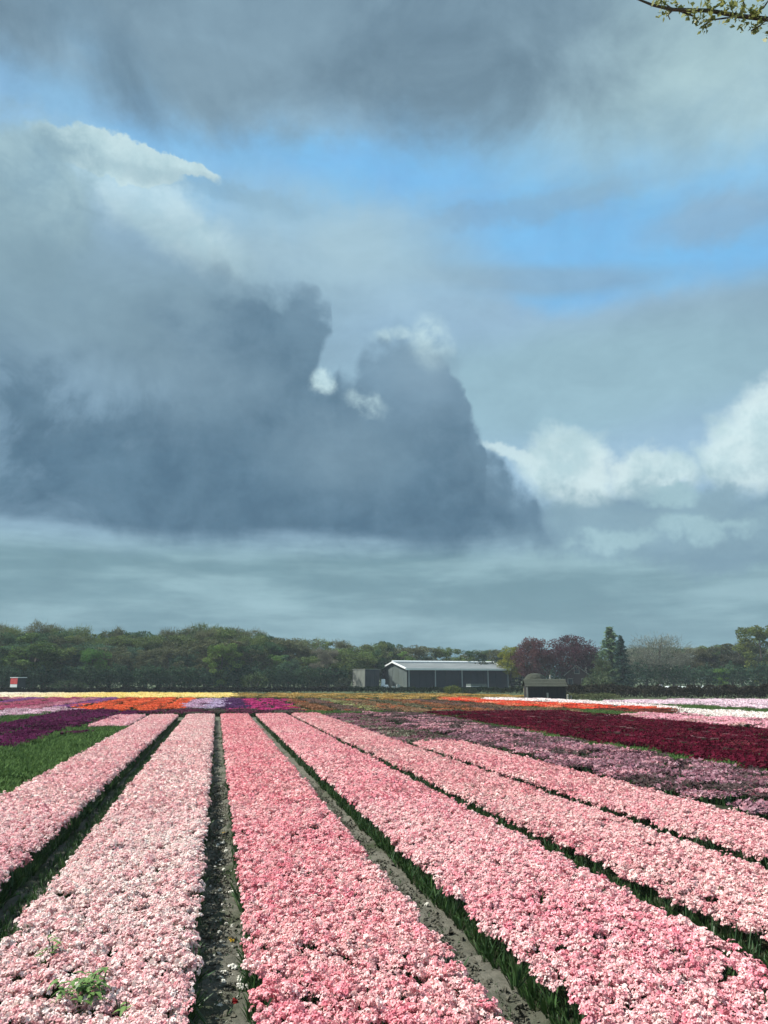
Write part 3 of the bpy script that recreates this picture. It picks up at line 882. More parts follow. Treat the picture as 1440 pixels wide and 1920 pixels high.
# right side beds near enough to show their rows
field(rect(5.3, 6.85, 21.4, 39), flat((.22, .11, .13), .35, (.13, .13, .09), .4), 'faded brown mauve bed behind the short pink bed', step=.38, rows=False, edge=.12, z=.25)
def mauve(x, y, n):
    t = np.clip((36 - y) / 16, .15, 1)
    k = rng.uniform(0, 1, n) < t * .72
    a = np.array((.29, .155, .185)) * (1 + rng.normal(0, .25, (n, 1)))
    b = np.array((.10, .075, .07)) * (1 + rng.normal(0, .25, (n, 1)))
    c = np.where(k[:, None], a, b)
    return np.where((rng.uniform(0, 1, n) < .22)[:, None], np.array((.50, .25, .28)), c)
field(rect(7.3, 8.5, 6.5, 39), mauve, 'mauve flower bed directly right of the pink beds', step=.36, rows=False, edge=.12, scale=.85)
field(rect(8.75, 10.1, 7.5, 39), mauve, 'second mauve flower bed, next to the dark red beds', step=.36, rows=False, edge=.12, scale=.85)
field(rect(10.25, 10.8, 9, 39), flat((.1, .1, .1)), 'narrow green strip between mauve and dark red beds', 'leaf_bed', 'leaf bed', P_leaft, step=.34, rows=False, edge=.1)
for (a, b, y0, lab) in ((10.95, 12.35, 9, 'dark red flower bed nearest to the mauve beds'), (12.5, 13.9, 10, 'second dark red flower bed from the mauve beds'),
                        (14.05, 15.4, 12, 'third dark red flower bed from the mauve beds'), (15.55, 16.9, 13, 'fourth dark red flower bed from the mauve beds'),
                        (17.05, 18.4, 14, 'dark red flower bed next to the pale pink bed at right')):
    field(rect(a, b, y0, 39.3), flat((.085, .008, .020), .25, (.14, .025, .035), .12), lab, step=.36, rows=False, edge=.10, z=.29)

for (xg, y0) in ((12.42, 10), (13.98, 12), (15.48, 13), (16.98, 14)):
    field(rect(xg - .05, xg + .05, y0, 39), flat((.20, .10, .11), .4, (.08, .02, .03), .4), 'thin faded line %s' % {12.42: 'nearest the mauve side, between dark red beds', 13.98: 'between second and third dark red beds', 15.48: 'between third and fourth dark red beds', 16.98: 'between the two dark red beds farthest right'}[xg], 'faded_row', 'flower row', step=.16, rows=False, edge=.04, z=.315, scale=.22)

def ridges():
    b = MB()
    for (a, c, y0, y1) in ((5.3, 6.85, 21, 39), (7.05, 8.5, 6, 39.5), (8.75, 10.1, 7, 39.5), (10.25, 18.5, 8.5, 39.5), (-4.6, -3.22, 8, 38.7), (-6.3, -5.1, 8, 39)):
        b.box(((a + c) / 2, (y0 + y1) / 2, .04), (c - a, y1 - y0, .16))
    return b.mesh('soil_ridges', [M_bedsoil])
tag(link('soil_ridges', ridges()), kind='structure')

# edge leaves and loose things along the tracks
def strip_leaves(name, xs, y0, y1, per_m, label, sc=(.5, 1.0), spread=.05):
    n = int((y1 - y0) * per_m * len(xs))
    y = rng.uniform(y0, y1, n); x = np.array(xs)[rng.integers(0, len(xs), n)] + rng.normal(0, spread, n)
    plant(name, P_leaf, np.stack([x, y, np.zeros(n)], 1), np.stack([rng.normal(0, .3, n), rng.normal(0, .3, n), rng.uniform(0, 6, n)], 1), rng.uniform(*sc, n), np.full((n, 3), .5), None, label, 'leaves')
strip_leaves('edge_leaves', (6.97, 7.0, 8.62, 10.18, 10.85), 6, 39, 22, 'green leaves growing in the furrows between the mauve beds', sc=(.6, 1.0), spread=.06)
strip_leaves('furrow_shade_leaves', (-1.62, -1.52, -1.44), 3, 38, 40, 'green leaves added to deepen the shade in the furrow left of the palest bed', sc=(.25, .5), spread=.04)  # leaves added so that the shadowed furrow reads near black
n = 26000
y = rng.uniform(3, 16, n) ; lane = rng.integers(0, 5, n)
x = np.array([0.11, 1.79, 3.56, -1.54, 5.17])[lane] + rng.normal(0, .085, n)
plant('soil_clods', P_clod, np.stack([x, y, np.full(n, .006)], 1), rng.uniform(0, 6, (n, 3)), rng.gamma(1.6, .0040, n) + .003, np.full((n, 3), .5), None, 'small clods of dry grey soil lying in the tracks', 'soil')
n = 1500
y = 3.2 + 20 * rng.uniform(0, 1, n) ** 1.6; x = np.array([0.13, 1.82, 3.56])[rng.integers(0, 3, n)] + rng.normal(0, .07, n)
plant('track_weeds', P_leaf, np.stack([x, y, np.zeros(n)], 1), np.stack([rng.normal(0, .5, n), rng.normal(0, .5, n), rng.uniform(0, 6, n)], 1), rng.uniform(.06, .24, n), np.full((n, 3), .5), None, 'tiny green weeds sprouting along the soil tracks', 'weeds')

# ================================================================== trees
def norm(v): return v / (np.linalg.norm(v) + 1e-9)

def cards(centres, size, vals, flat_up=0.0, elong=1.0):
    """leaf-sized diamonds at centres (n,3) with random tilt"""
    n = len(centres)
    nrm = rng.normal(0, 1, (n, 3)); nrm[:, 2] += flat_up
    nrm /= np.linalg.norm(nrm, axis=1)[:, None]
    h = rng.normal(0, 1, (n, 3))
    a = np.cross(nrm, h); a /= np.linalg.norm(a, axis=1)[:, None]
    b = np.cross(nrm, a)
    s = size * rng.uniform(.6, 1.3, n)[:, None]
    V = np.stack([centres - a * s * elong, centres + b * s * .6, centres + a * s * elong, centres - b * s * .6], 1)
    return V, vals

def broadleaf(seed, H=12.0, R=4.0, nclump=46, nleaf=4200, leaf=0.17, trunk_frac=.22, twiggy=0.0, dome=0.0, rtrunk=.22):
    global rng
    keep = rng; rng = np.random.default_rng(seed)
    b = MB()
    lean = rng.normal(0, .03, 2)
    top = np.array([lean[0] * H, lean[1] * H, H * .86])
    tp = [(0, 0, -.1), (0.02, 0, H * .1), (lean[0] * H * .3, lean[1] * H * .3, H * .33), (lean[0] * H * .6 + rng.normal(0, .15), lean[1] * H * .6, H * .6), tuple(top)]
    b.tube(tp, [rtrunk * 1.35, rtrunk, rtrunk * .8, rtrunk * .5, rtrunk * .12], 7)
    cl = []
    nl = 11
    for i in range(nl):
        t = trunk_frac + (0.95 - trunk_frac) * (i + rng.uniform(0, .8)) / nl
        z0 = H * t * .85
        th = i * 2.4 + rng.normal(0, .4)
        prof = math.sin(math.pi * min(1, max(0.06, (t - trunk_frac * .6) / (1.08 - trunk_frac * .6))) ** .8) ** .6
        L = R * prof * rng.uniform(.7, 1.15)
        e = np.array([math.cos(th), math.sin(th), 0])
        p0 = np.array([lean[0] * z0, lean[1] * z0, z0])
        up = (.35 + .8 * t) * L
        p1 = p0 + e * L * .5 + np.array([0, 0, up * .5]) + rng.normal(0, .15, 3)
        p2 = p0 + e * L * .92 + np.array([0, 0, min(up, H * .97 - z0)]) + rng.normal(0, .15, 3)
        rr = rtrunk * .42 * (1 - .5 * t)
        if not dome: b.tube([tuple(p0), tuple(p1), tuple(p2)], [rr, rr * .6, rr * .2], 5)
        for q in range(max(2, nclump // nl)):
            s = rng.uniform(.35, 1.05)
            c = p0 + (p2 - p0) * s + rng.normal(0, R * .22, 3) * np.array([1, 1, .8])
            c[2] = min(c[2], H * rng.uniform(.84, .93))
            cl.append(c)
            if q < 3 and not dome:
                b.tube([tuple(p0 + (p2 - p0) * s * .8), tuple(c)], [rr * .3, .02], 4)
    if dome:
        cl = []
        for q in range(nclump):
            d_ = rng.normal(0, 1, 3); d_ /= np.linalg.norm(d_)
            c = np.array([0, 0, H * .52]) + d_ * rng.uniform(.45, .88) * np.array([R, R, H * .40])
            cl.append(c)
            if q % 4 == 0: b.tube([(0, 0, c[2] * .6), tuple(np.array([0, 0, H * .5]) + (c - np.array([0, 0, H * .5])) * .9)], [.07, .02], 4)
    for _ in range(5 if not dome else 2): cl.append(top * np.array([1, 1, .96]) + rng.normal(0, R * .32, 3) * np.array([1, 1, .25]))
    cl = np.array(cl)
    trunk = b.mesh('trunk', [M_bark])
    k = rng.integers(0, len(cl), nleaf)
    csz = rng.uniform(.16, .30, len(cl)) * R
    cv_ = np.clip(rng.normal(.5, .22, len(cl)), 0, 1)
    d = rng.normal(0, 1, (nleaf, 3)); d /= np.linalg.norm(d, axis=1)[:, None]
    P = cl[k] + d * (csz[k] * rng.uniform(.35, 1.0, nleaf) ** .6)[:, None] * np.array([1.15, 1.15, .75])
    P[:, 2] = np.maximum(P[:, 2], .4)
    vals = np.clip(cv_[k] + rng.normal(0, .16, nleaf), 0, 1)
    V, vals = cards(P, leaf, vals, .3)
    V = V.reshape(-1, 3)
    if twiggy > 0:
        nt = int(nleaf * twiggy)
        k = rng.integers(0, len(cl), nt)
        base = cl[k] + rng.normal(0, R * .10, (nt, 3))
        dr = cl[k] - np.array([0, 0, H * .45]); dr /= np.linalg.norm(dr, axis=1)[:, None]
        dr = dr + rng.normal(0, .5, (nt, 3)) + np.array([0, 0, .5]); dr /= np.linalg.norm(dr, axis=1)[:, None]
        sd_ = np.cross(dr, rng.normal(0, 1, (nt, 3))); sd_ /= np.linalg.norm(sd_, axis=1)[:, None]
        Lh = rng.uniform(.4, .9, nt)[:, None]
        T = np.stack([base - sd_ * .022, base + sd_ * .022, base + dr * Lh + sd_ * .008, base + dr * Lh - sd_ * .008], 1).reshape(-1, 3)
        V = np.concatenate([V, T]); vals = np.concatenate([vals, rng.uniform(.5, 1, nt)])
    crown = np_mesh('crown', V, np.arange(len(V)).reshape(-1, 4), 4, [M_crown], None, vals)
    rng = keep
    return trunk, crown, H

def conifer(seed, H=14.0, R=2.4):
    global rng
    keep = rng; rng = np.random.default_rng(seed)
    b = MB()
    b.tube([(0, 0, -.1), (0, 0, H * .5), (0, 0, H * .98)], [.22, .13, .03], 6)
    P = []; vals = []
    for z in np.arange(.8, H, .33):
        t = z / H
        L = R * (1 - t) ** .75 * rng.uniform(.65, 1.15) + .12
        for k in range(7):
            th = rng.uniform(0, 6.28)
            e = np.array([math.cos(th), math.sin(th), 0])
            m = int(6 + 9 * L)
            s = rng.uniform(.1, 1, m)
            pts_ = e[None, :] * (s * L)[:, None] + np.array([0, 0, z]) + np.array([0, 0, -.35]) * (s ** 1.5 * L * .6)[:, None] + rng.normal(0, .12, (m, 3))
            P.append(pts_); vals.append(np.clip(.35 + .4 * s + rng.normal(0, .15, m), 0, 1))
            if k < 2: b.tube([(0, 0, z), tuple(e * L * .9 + np.array([0, 0, z - L * .18]))], [.03, .01], 4)
    P = np.concatenate(P); vals = np.concatenate(vals)
    V, vals = cards(P, .19, vals, .2)
    me = np_mesh('crown', V.reshape(-1, 3), np.arange(len(P) * 4).reshape(-1, 4), 4, [M_crown], None, vals)
    tr = b.mesh('trunk', [M_bark])
    rng = keep
    return tr, me, H

def shrub(seed, R=1.0, H=1.6, n=900, leaf=.09):
    global rng
    keep = rng; rng = np.random.default_rng(seed)
    b = MB()
    for i in range(6):
        th = i * 1.05 + rng.uniform(-.3, .3)
        b.tube([(0, 0, -.05), (math.cos(th) * R * .3, math.sin(th) * R * .3, H * .45), (math.cos(th) * R * .6, math.sin(th) * R * .6, H * .8)], [.04, .025, .01], 4)
    d = rng.normal(0, 1, (n, 3)); d /= np.linalg.norm(d, axis=1)[:, None]
    P = d * (rng.uniform(.3, 1, n) ** .45)[:, None] * np.array([R, R, H * .52]) * (1 + .16 * wob(d[:, 0] * 3, d[:, 1] * 3 + d[:, 2] * 2, 1.2, seed))[:, None] + np.array([0, 0, H * .5])
    P[:, 2] = np.maximum(P[:, 2], .05)
    vals = np.clip(.5 + .3 * wob(P[:, 0] * 3, P[:, 2] * 4, 1, seed) + rng.normal(0, .2, n), 0, 1)
    V, vals = cards(P, leaf, vals, .3)
    me = np_mesh('foliage', V.reshape(-1, 3), np.arange(n * 4).reshape(-1, 4), 4, [M_crown], None, vals)
    st = b.mesh('stem', [M_bark])
    rng = keep
    return st, me, H

# prototypes (meshes only; every tree in the scene is its own object with a trunk and a crown)
LEAFY = [broadleaf(100 + i, 12, 3.4 + .5 * (i % 3), 70, 9500, .15, .14, dome=i % 2) for i in range(6)]
SPARSE = [broadleaf(200 + i, 12, 3.2 + .4 * (i % 2), 60, 5000, .12, .2, twiggy=.5) for i in range(4)]
BEECH = [broadleaf(300 + i, 12, 5.4, 120, 15000, .15, .08, rtrunk=.35, dome=1) for i in range(2)]
WILLOW = [broadleaf(400, 12, 5.2, 120, 6500, .09, .12, twiggy=.8, rtrunk=.3, dome=1)]
CONIF = [conifer(500, 14, 2.6), conifer(501, 14, 2.0)]
SHRUB = [shrub(600 + i, 1.0, 1.6) for i in range(3)]

def put_tree(name, proto, x, y, h, wscale, colour, label, cat='tree', group=None, rz=None, crown='crown', trunk='trunk', bark=(.1, .09, .07)):
    tr, cw, H = proto
    s = h / H
    root = empty(name, (x, y, 0), label, cat, group, rz if rz is not None else random.uniform(0, 6.28), (s * wscale, s * wscale, s))
    a = bpy.data.objects.new(trunk, tr); COL.objects.link(a); a.parent = root
    c = bpy.data.objects.new(crown, cw); COL.objects.link(c); c.parent = root
    c.color = (*colour, 1)
    return root

ORD = ['first', 'second', 'third', 'fourth', 'fifth', 'sixth', 'seventh', 'eighth', 'ninth', 'tenth', 'eleventh', 'twelfth', 'thirteenth', 'fourteenth', 'fifteenth',
       'sixteenth', 'seventeenth', 'eighteenth', 'nineteenth', 'twentieth', 'twenty-first', 'twenty-second', 'twenty-third', 'twenty-fourth', 'twenty-fifth', 'twenty-sixth']
G_DARK, G_OLIVE, G_BROWN, G_FRESH, G_BLUE = (.060, .110, .050), (.120, .160, .055), (.125, .135, .070), (.130, .215, .055), (.080, .140, .080)
NAMES = {G_DARK: 'dark green', G_OLIVE: 'olive green', G_BROWN: 'brownish green', G_FRESH: 'fresh green', G_BLUE: 'bluish green'}

def top_profile(x):
    xs = [-40, 0, 60, 110, 200, 250, 300, 350, 390, 430, 460, 500, 530, 570, 610, 700, 760, 800, 850, 890, 930, 960]
    ys = [1166, 1168, 1163, 1172, 1174, 1172, 1176, 1172, 1163, 1165, 1170, 1180, 1183, 1192, 1196, 1194, 1194, 1211, 1205, 1211, 1205, 1212]
    return float(np.interp(x, xs, ys))

def wood_row(x0, x1, step, dist, dy, protos, cols, row, wood):
    k = 0
    x = x0
    while x < x1:
        c = random.choice(cols)
        d = dist + random.uniform(-3, 3)
        gx, gy = gat(x, d)
        h = zat(x, top_profile(x) + dy + random.uniform(-3, 9), math.hypot(gx, gy))
        pr = random.choice(protos)
        put_tree('deciduous_tree', pr, gx, gy, h, random.uniform(1.05, 1.4) * 12 / h * (h / 12) ** .8, c,
                 '%s tree, %s from left in %s of %s' % (NAMES[c], ORD[k] if k < len(ORD) else 'last', row, wood), group='trees of the wood behind the fields')
        k += 1
        x += step * random.uniform(.8, 1.2)

wood_row(-20, 640, 33, 134, 30, LEAFY, [G_DARK, G_OLIVE, G_FRESH, G_BLUE, G_BROWN], 'front row', 'left wood')
wood_row(-8, 700, 32, 143, 12, LEAFY + SPARSE[:2], [G_DARK, G_OLIVE, G_BROWN, G_BROWN, G_OLIVE], 'middle row', 'left wood')
wood_row(-24, 720, 32, 153, 0, LEAFY + SPARSE, [G_BROWN, G_OLIVE, G_BROWN, G_DARK], 'back row', 'left wood')
wood_row(700, 975, 30, 158, 4, LEAFY, [G_BROWN, G_OLIVE, G_BROWN, G_DARK], 'back row', 'wood behind the barn')
wood_row(655, 960, 34, 151, 22, LEAFY, [G_OLIVE, G_DARK, G_BROWN, G_FRESH], 'front row', 'wood behind the barn')

def tree_px(name, proto, px_, py_top, dist, wpx, colour, label, cat='tree', base_w=None, **kw):
    gx, gy = gat(px_, dist)
    D = math.hypot(gx, gy)
    h = zat(px_, py_top, D)
    s = h / proto[2]
    V = np.empty(len(proto[1].vertices) * 3, np.float32); proto[1].vertices.foreach_get('co', V)
    V = V.reshape(-1, 3)
    r = np.percentile(np.hypot(V[:, 0], V[:, 1]), 97)
    zmax = V[:, 2].max()
    s = h / zmax
    w = (wpx / 2 / F * D) / (r * s)
    root = empty(name, (gx, gy, 0), label, cat, kw.get('group'), kw.get('rz', random.uniform(0, 6.28)), (s * w, s * w, s))
    a = bpy.data.objects.new('trunk', proto[0]); COL.objects.link(a); a.parent = root
    c = bpy.data.objects.new('crown', proto[1]); COL.objects.link(c); c.parent = root
    c.color = (*colour, 1)
    return root

# single trees that stand out
tree_px('deciduous_tree', LEAFY[1], 958, 1210, 145, 48, (.22, .23, .03), 'small yellow green tree left of the copper beeches')
tree_px('deciduous_tree', LEAFY[2], 175, 1215, 128, 60, (.09, .18, .045), 'brighter green low tree standing before the left wood')
tree_px('deciduous_tree', LEAFY[0], 415, 1205, 127, 70, (.14, .21, .055), 'light green tree before the wood with a sunlit left side')
tree_px('deciduous_tree', LEAFY[3], 60, 1187, 130, 95, (.09, .14, .045), 'broad rounded green tree above the red trailer')
tree_px('deciduous_tree', LEAFY[4], 685, 1222, 146, 62, (.14, .21, .05), 'rounded light green tree just left of the barn')
tree_px('deciduous_tree', SPARSE[0], 612, 1210, 132, 62, (.17, .16, .12), 'thin pale grey tree with bare twigs left of the container')
tree_px('copper_beech', BEECH[0], 1001, 1193, 142, 74, (.12, .048, .048), 'smaller dark red-brown copper beech to the left', cat='beech')
tree_px('copper_beech', BEECH[1], 1076, 1188, 146, 98, (.075, .030, .036), 'largest dark purple copper beech behind the hut', cat='beech')
tree_px('conifer', CONIF[0], 1149, 1174, 140, 68, (.11, .17, .085), 'tall light green conifer with a pointed top', cat='conifer')
tree_px('conifer', CONIF[1], 1168, 1190, 138, 38, (.035, .07, .05), 'dark green conifer next to the taller light one', cat='conifer')
tree_px('deciduous_tree', SPARSE[2], 1128, 1232, 134, 50, (.07, .09, .04), 'low green tree under the two conifers')
tree_px('willow', WILLOW[0], 1238, 1181, 150, 125, (.16, .17, .13), 'wide grey tree of bare twigs right of the conifers', cat='willow')
tree_px('deciduous_tree', SPARSE[3], 1300, 1208, 155, 84, (.10, .10, .05), 'brownish half-leaved tree right of the grey willow')
tree_px('deciduous_tree', LEAFY[3], 1350, 1206, 158, 80, (.075, .08, .04), 'dull olive tree between the willow and the far right trees')
tree_px('deciduous_tree', LEAFY[2], 1350, 1252, 145, 34, (.12, .22, .045), 'little bright green tree at the edge of the right wood')
tree_px('deciduous_tree', SPARSE[1], 1392, 1200, 156, 88, (.075, .08, .055), 'grey green tree left of the tall tree at the right edge')
tree_px('deciduous_tree', LEAFY[0], 1432, 1170, 150, 88, (.115, .145, .045), 'tall yellowish green tree at the right edge of the view')
for i, (x, yt, w, c, lab) in enumerate(((1185, 1213, 72, G_DARK, 'dark tree behind the bare willow on its left'), (1212, 1212, 80, G_BLUE, 'bluish dark tree low behind the willow stem'), (1262, 1210, 80, G_DARK, 'dark green tree behind the right half of the willow'),
        (1290, 1215, 76, G_BROWN, 'brown tree with a low crown above the plastic tunnels'), (1325, 1208, 80, G_OLIVE, 'olive tree above the right plastic tunnels'), (1372, 1206, 80, G_DARK, 'dark tree right of the little bright green tree'),
        (1412, 1204, 80, G_BLUE, 'bluish green tree low beside the tall right edge tree'), (1448, 1212, 60, G_BROWN, 'brownish tree cut by the right edge of the view'), (1112, 1218, 66, G_DARK, 'dark low tree filling the gap right of the copper beeches'))):
    tree_px('deciduous_tree', (LEAFY + SPARSE)[i % 9], x, yt, 164 - 1.5 * (i % 3), w, c, lab)

# hedges and undergrowth
def hedge_run(name, pts2, h, w, n, leaf, colour, label, cat='hedge'):
    """a clipped or rough hedge along a line of (x, y) points: body of leaf cards round a twig core"""
    pts2 = np.array(pts2, float)
    seg = np.linalg.norm(np.diff(pts2, axis=0), axis=1); cum = np.concatenate([[0], np.cumsum(seg)])
    s = rng.uniform(0, cum[-1], n)
    X = np.interp(s, cum, pts2[:, 0]); Y = np.interp(s, cum, pts2[:, 1])
    hh = h * (1 + .18 * wob(s * .9, s * .37, 1, 1.1) + .07 * wob(s * 3.7, s, 1, 2.2))
    a_ = rng.uniform(0, math.pi, n)
    rr = rng.uniform(.55, 1.05, n)
    off = np.cos(a_) * w / 2 * rr
    Z = np.abs(np.sin(a_)) ** .5 * hh * rr
    d = (pts2[-1] - pts2[0]); d /= np.linalg.norm(d)
    P = np.stack([X - d[1] * off, Y + d[0] * off, np.maximum(Z, .03)], 1)
    vals = np.clip(.5 + .3 * wob(s * 1.3, Z * 3, 1, .5) + rng.normal(0, .2, n), 0, 1)
    V, vals = cards(P, leaf, vals, .2)
    root = empty(name, (pts2[0][0], pts2[0][1], 0), label, cat)
    V = V.reshape(-1, 3) - np.array([pts2[0][0], pts2[0][1], 0])
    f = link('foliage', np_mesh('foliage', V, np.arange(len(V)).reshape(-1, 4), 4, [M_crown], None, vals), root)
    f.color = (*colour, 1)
    b = MB()
    m = max(4, int(cum[-1] / 3))
    for i in range(m):
        t = (i + .5) / m * cum[-1]
        x_ = np.interp(t, cum, pts2[:, 0]) - pts2[0][0]; y_ = np.interp(t, cum, pts2[:, 1]) - pts2[0][1]
        b.tube([(x_, y_, -.05), (x_ + random.uniform(-.2, .2), y_ + random.uniform(-.1, .1), h * .8)], [.05, .015], 4)
    tag(link('stems', b.mesh('stems', [M_bark]), root), kind='stuff')
    return root

hedge_run('hedge', [gat(-60, 112), gat(655, 116)], .75, 1.6, 15000, .12, (.018, .020, .014), 'long low dark hedge between the left wood and the yellow strip')
hedge_run('hedge', [gat(655, 112), gat(980, 104)], .8, 1.2, 9000, .10, (.022, .034, .018), 'low dark hedge in front of the barn')
hedge_run('hedge', [gat(1062, 88), gat(1520, 84)], 1.25, 1.8, 15000, .12, (.040, .036, .026), 'dark brown reed hedge behind the pale pink field at right')
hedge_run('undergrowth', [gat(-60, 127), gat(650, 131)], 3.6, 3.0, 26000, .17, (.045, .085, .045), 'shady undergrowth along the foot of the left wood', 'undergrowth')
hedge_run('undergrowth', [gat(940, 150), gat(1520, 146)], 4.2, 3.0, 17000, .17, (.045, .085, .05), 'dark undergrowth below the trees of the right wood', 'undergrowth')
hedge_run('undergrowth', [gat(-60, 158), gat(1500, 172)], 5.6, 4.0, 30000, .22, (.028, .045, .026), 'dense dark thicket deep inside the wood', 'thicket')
hedge_run('rough_grass', [gat(1055, 74), gat(1150, 78)], .55, 2.0, 2500, .08, (.10, .11, .05), 'pale rough grass beside the dark hut', 'grass')

def shrub_px(px_, py_top, dist, wpx, colour, label, i=0, name='shrub'):
    gx, gy = gat(px_, dist); D = math.hypot(gx, gy)
    h = zat(px_, py_top, D)
    st, me, H = SHRUB[i]
    w = wpx / 2 / F * D
    root = empty(name, (gx, gy, 0), label, 'shrub', None, random.uniform(0, 6), (w, w, h / H))
    a = bpy.data.objects.new('stem', st); COL.objects.link(a); a.parent = root
    c = bpy.data.objects.new('foliage', me); COL.objects.link(c); c.parent = root
    c.color = (*colour, 1)
shrub_px(848, 1285, 96, 32, (.10, .12, .03), 'round yellow green bush in front of the barn', 0)
shrub_px(878, 1289, 100, 34, (.03, .045, .025), 'dark low bush right of the round bush', 1)
shrub_px(1117, 1264, 118, 56, (.075, .10, .05), 'grey green mound-shaped bush right of the hut', 2)
shrub_px(1010, 1299, 80, 20, (.08, .08, .04), 'tiny tuft bush left of the hut', 1)
shrub_px(645, 1271, 124, 36, (.035, .045, .03), 'dark bush leaning against the grey container', 1)
shrub_px(478, 1262, 124, 50, (.06, .09, .035), 'light bush under the middle of the left wood', 0)
shrub_px(130, 1275, 122, 60, (.045, .07, .035), 'wide low bush right of the red trailer', 2)

# ================================================================== barn
M_sheet = surf_mat('roof_sheet', (.11, .125, .125), (.20, .215, .21), 1.2, .5, .15, stretch=(.4, 2, 1), dirt=(.12, .13, .125))
M_white = surf_mat('white_trim', (.72, .74, .72), (.85, .86, .84), 2.0, .45)
M_gable = surf_mat('grey_green_cladding', (.075, .095, .088), (.105, .13, .118), 1.2, .75, dirt=(.08, .10, .085))
M_dark = surf_mat('dark_cladding', (.018, .025, .032), (.028, .037, .046), 1.5, .8)
M_steel = surf_mat('galvanised_post', (.30, .33, .33), (.42, .44, .43), 3.0, .5)
M_tarwood = surf_mat('tarred_boards', (.014, .013, .013), (.030, .028, .026), 3.0, .8, .4, stretch=(6, 6, .7))
M_mossroof = surf_mat('mossy_roof', (.032, .036, .025), (.058, .062, .043), 3.5, .9, .5, dirt=(.035, .04, .026))
M_greywood = surf_mat('weathered_wood', (.26, .25, .21), (.40, .38, .33), 3.0, .85)
M_box = surf_mat('lit_grey_panel', (.15, .165, .14), (.21, .225, .19), 1.0, .7, dirt=(.2, .21, .18))  # sunlit container side, its lightness put into the colour
M_shadegrey = surf_mat('shade_grey_panel', (.025, .03, .034), (.04, .045, .05), 1.0, .7)  # shaded faces of container and red trailer, darkness put into the colour
M_red = surf_mat('red_paint', (.55, .05, .05), (.66, .10, .09), 3.0, .5, dirt=(.7, .42, .4))
M_rubber = surf_mat('rubber', (.02, .02, .02), (.035, .035, .035), 8, .8)
M_hay = surf_mat('straw', (.32, .27, .15), (.45, .38, .22), 8.0, .95, .6)
M_glass = surf_mat('dark_glass', (.02, .025, .03), (.03, .035, .04), 1, .1, spec=.5)
M_bag = surf_mat('white_bag', (.75, .76, .76), (.85, .85, .85), 4, .6)

def corrugated(mb, p0, du, dv, nu, depth, nrm, m=0):
    """ribbed sheet: origin p0, ribs run along dv, nu ribs across du, thickness shown by ribs proud of the face"""
    p0, du, dv, nrm = map(Vector, (p0, du, dv, nrm))
    vs = []
    for i in range(nu * 2 + 1):
        o = p0 + du * (i / (nu * 2)) + nrm * (depth if i % 2 else 0)
        vs += [o, o + dv]
    fs = [(2 * i, 2 * i + 2, 2 * i + 3, 2 * i + 1) for i in range(nu * 2)]
    mb.add(vs, fs, m)

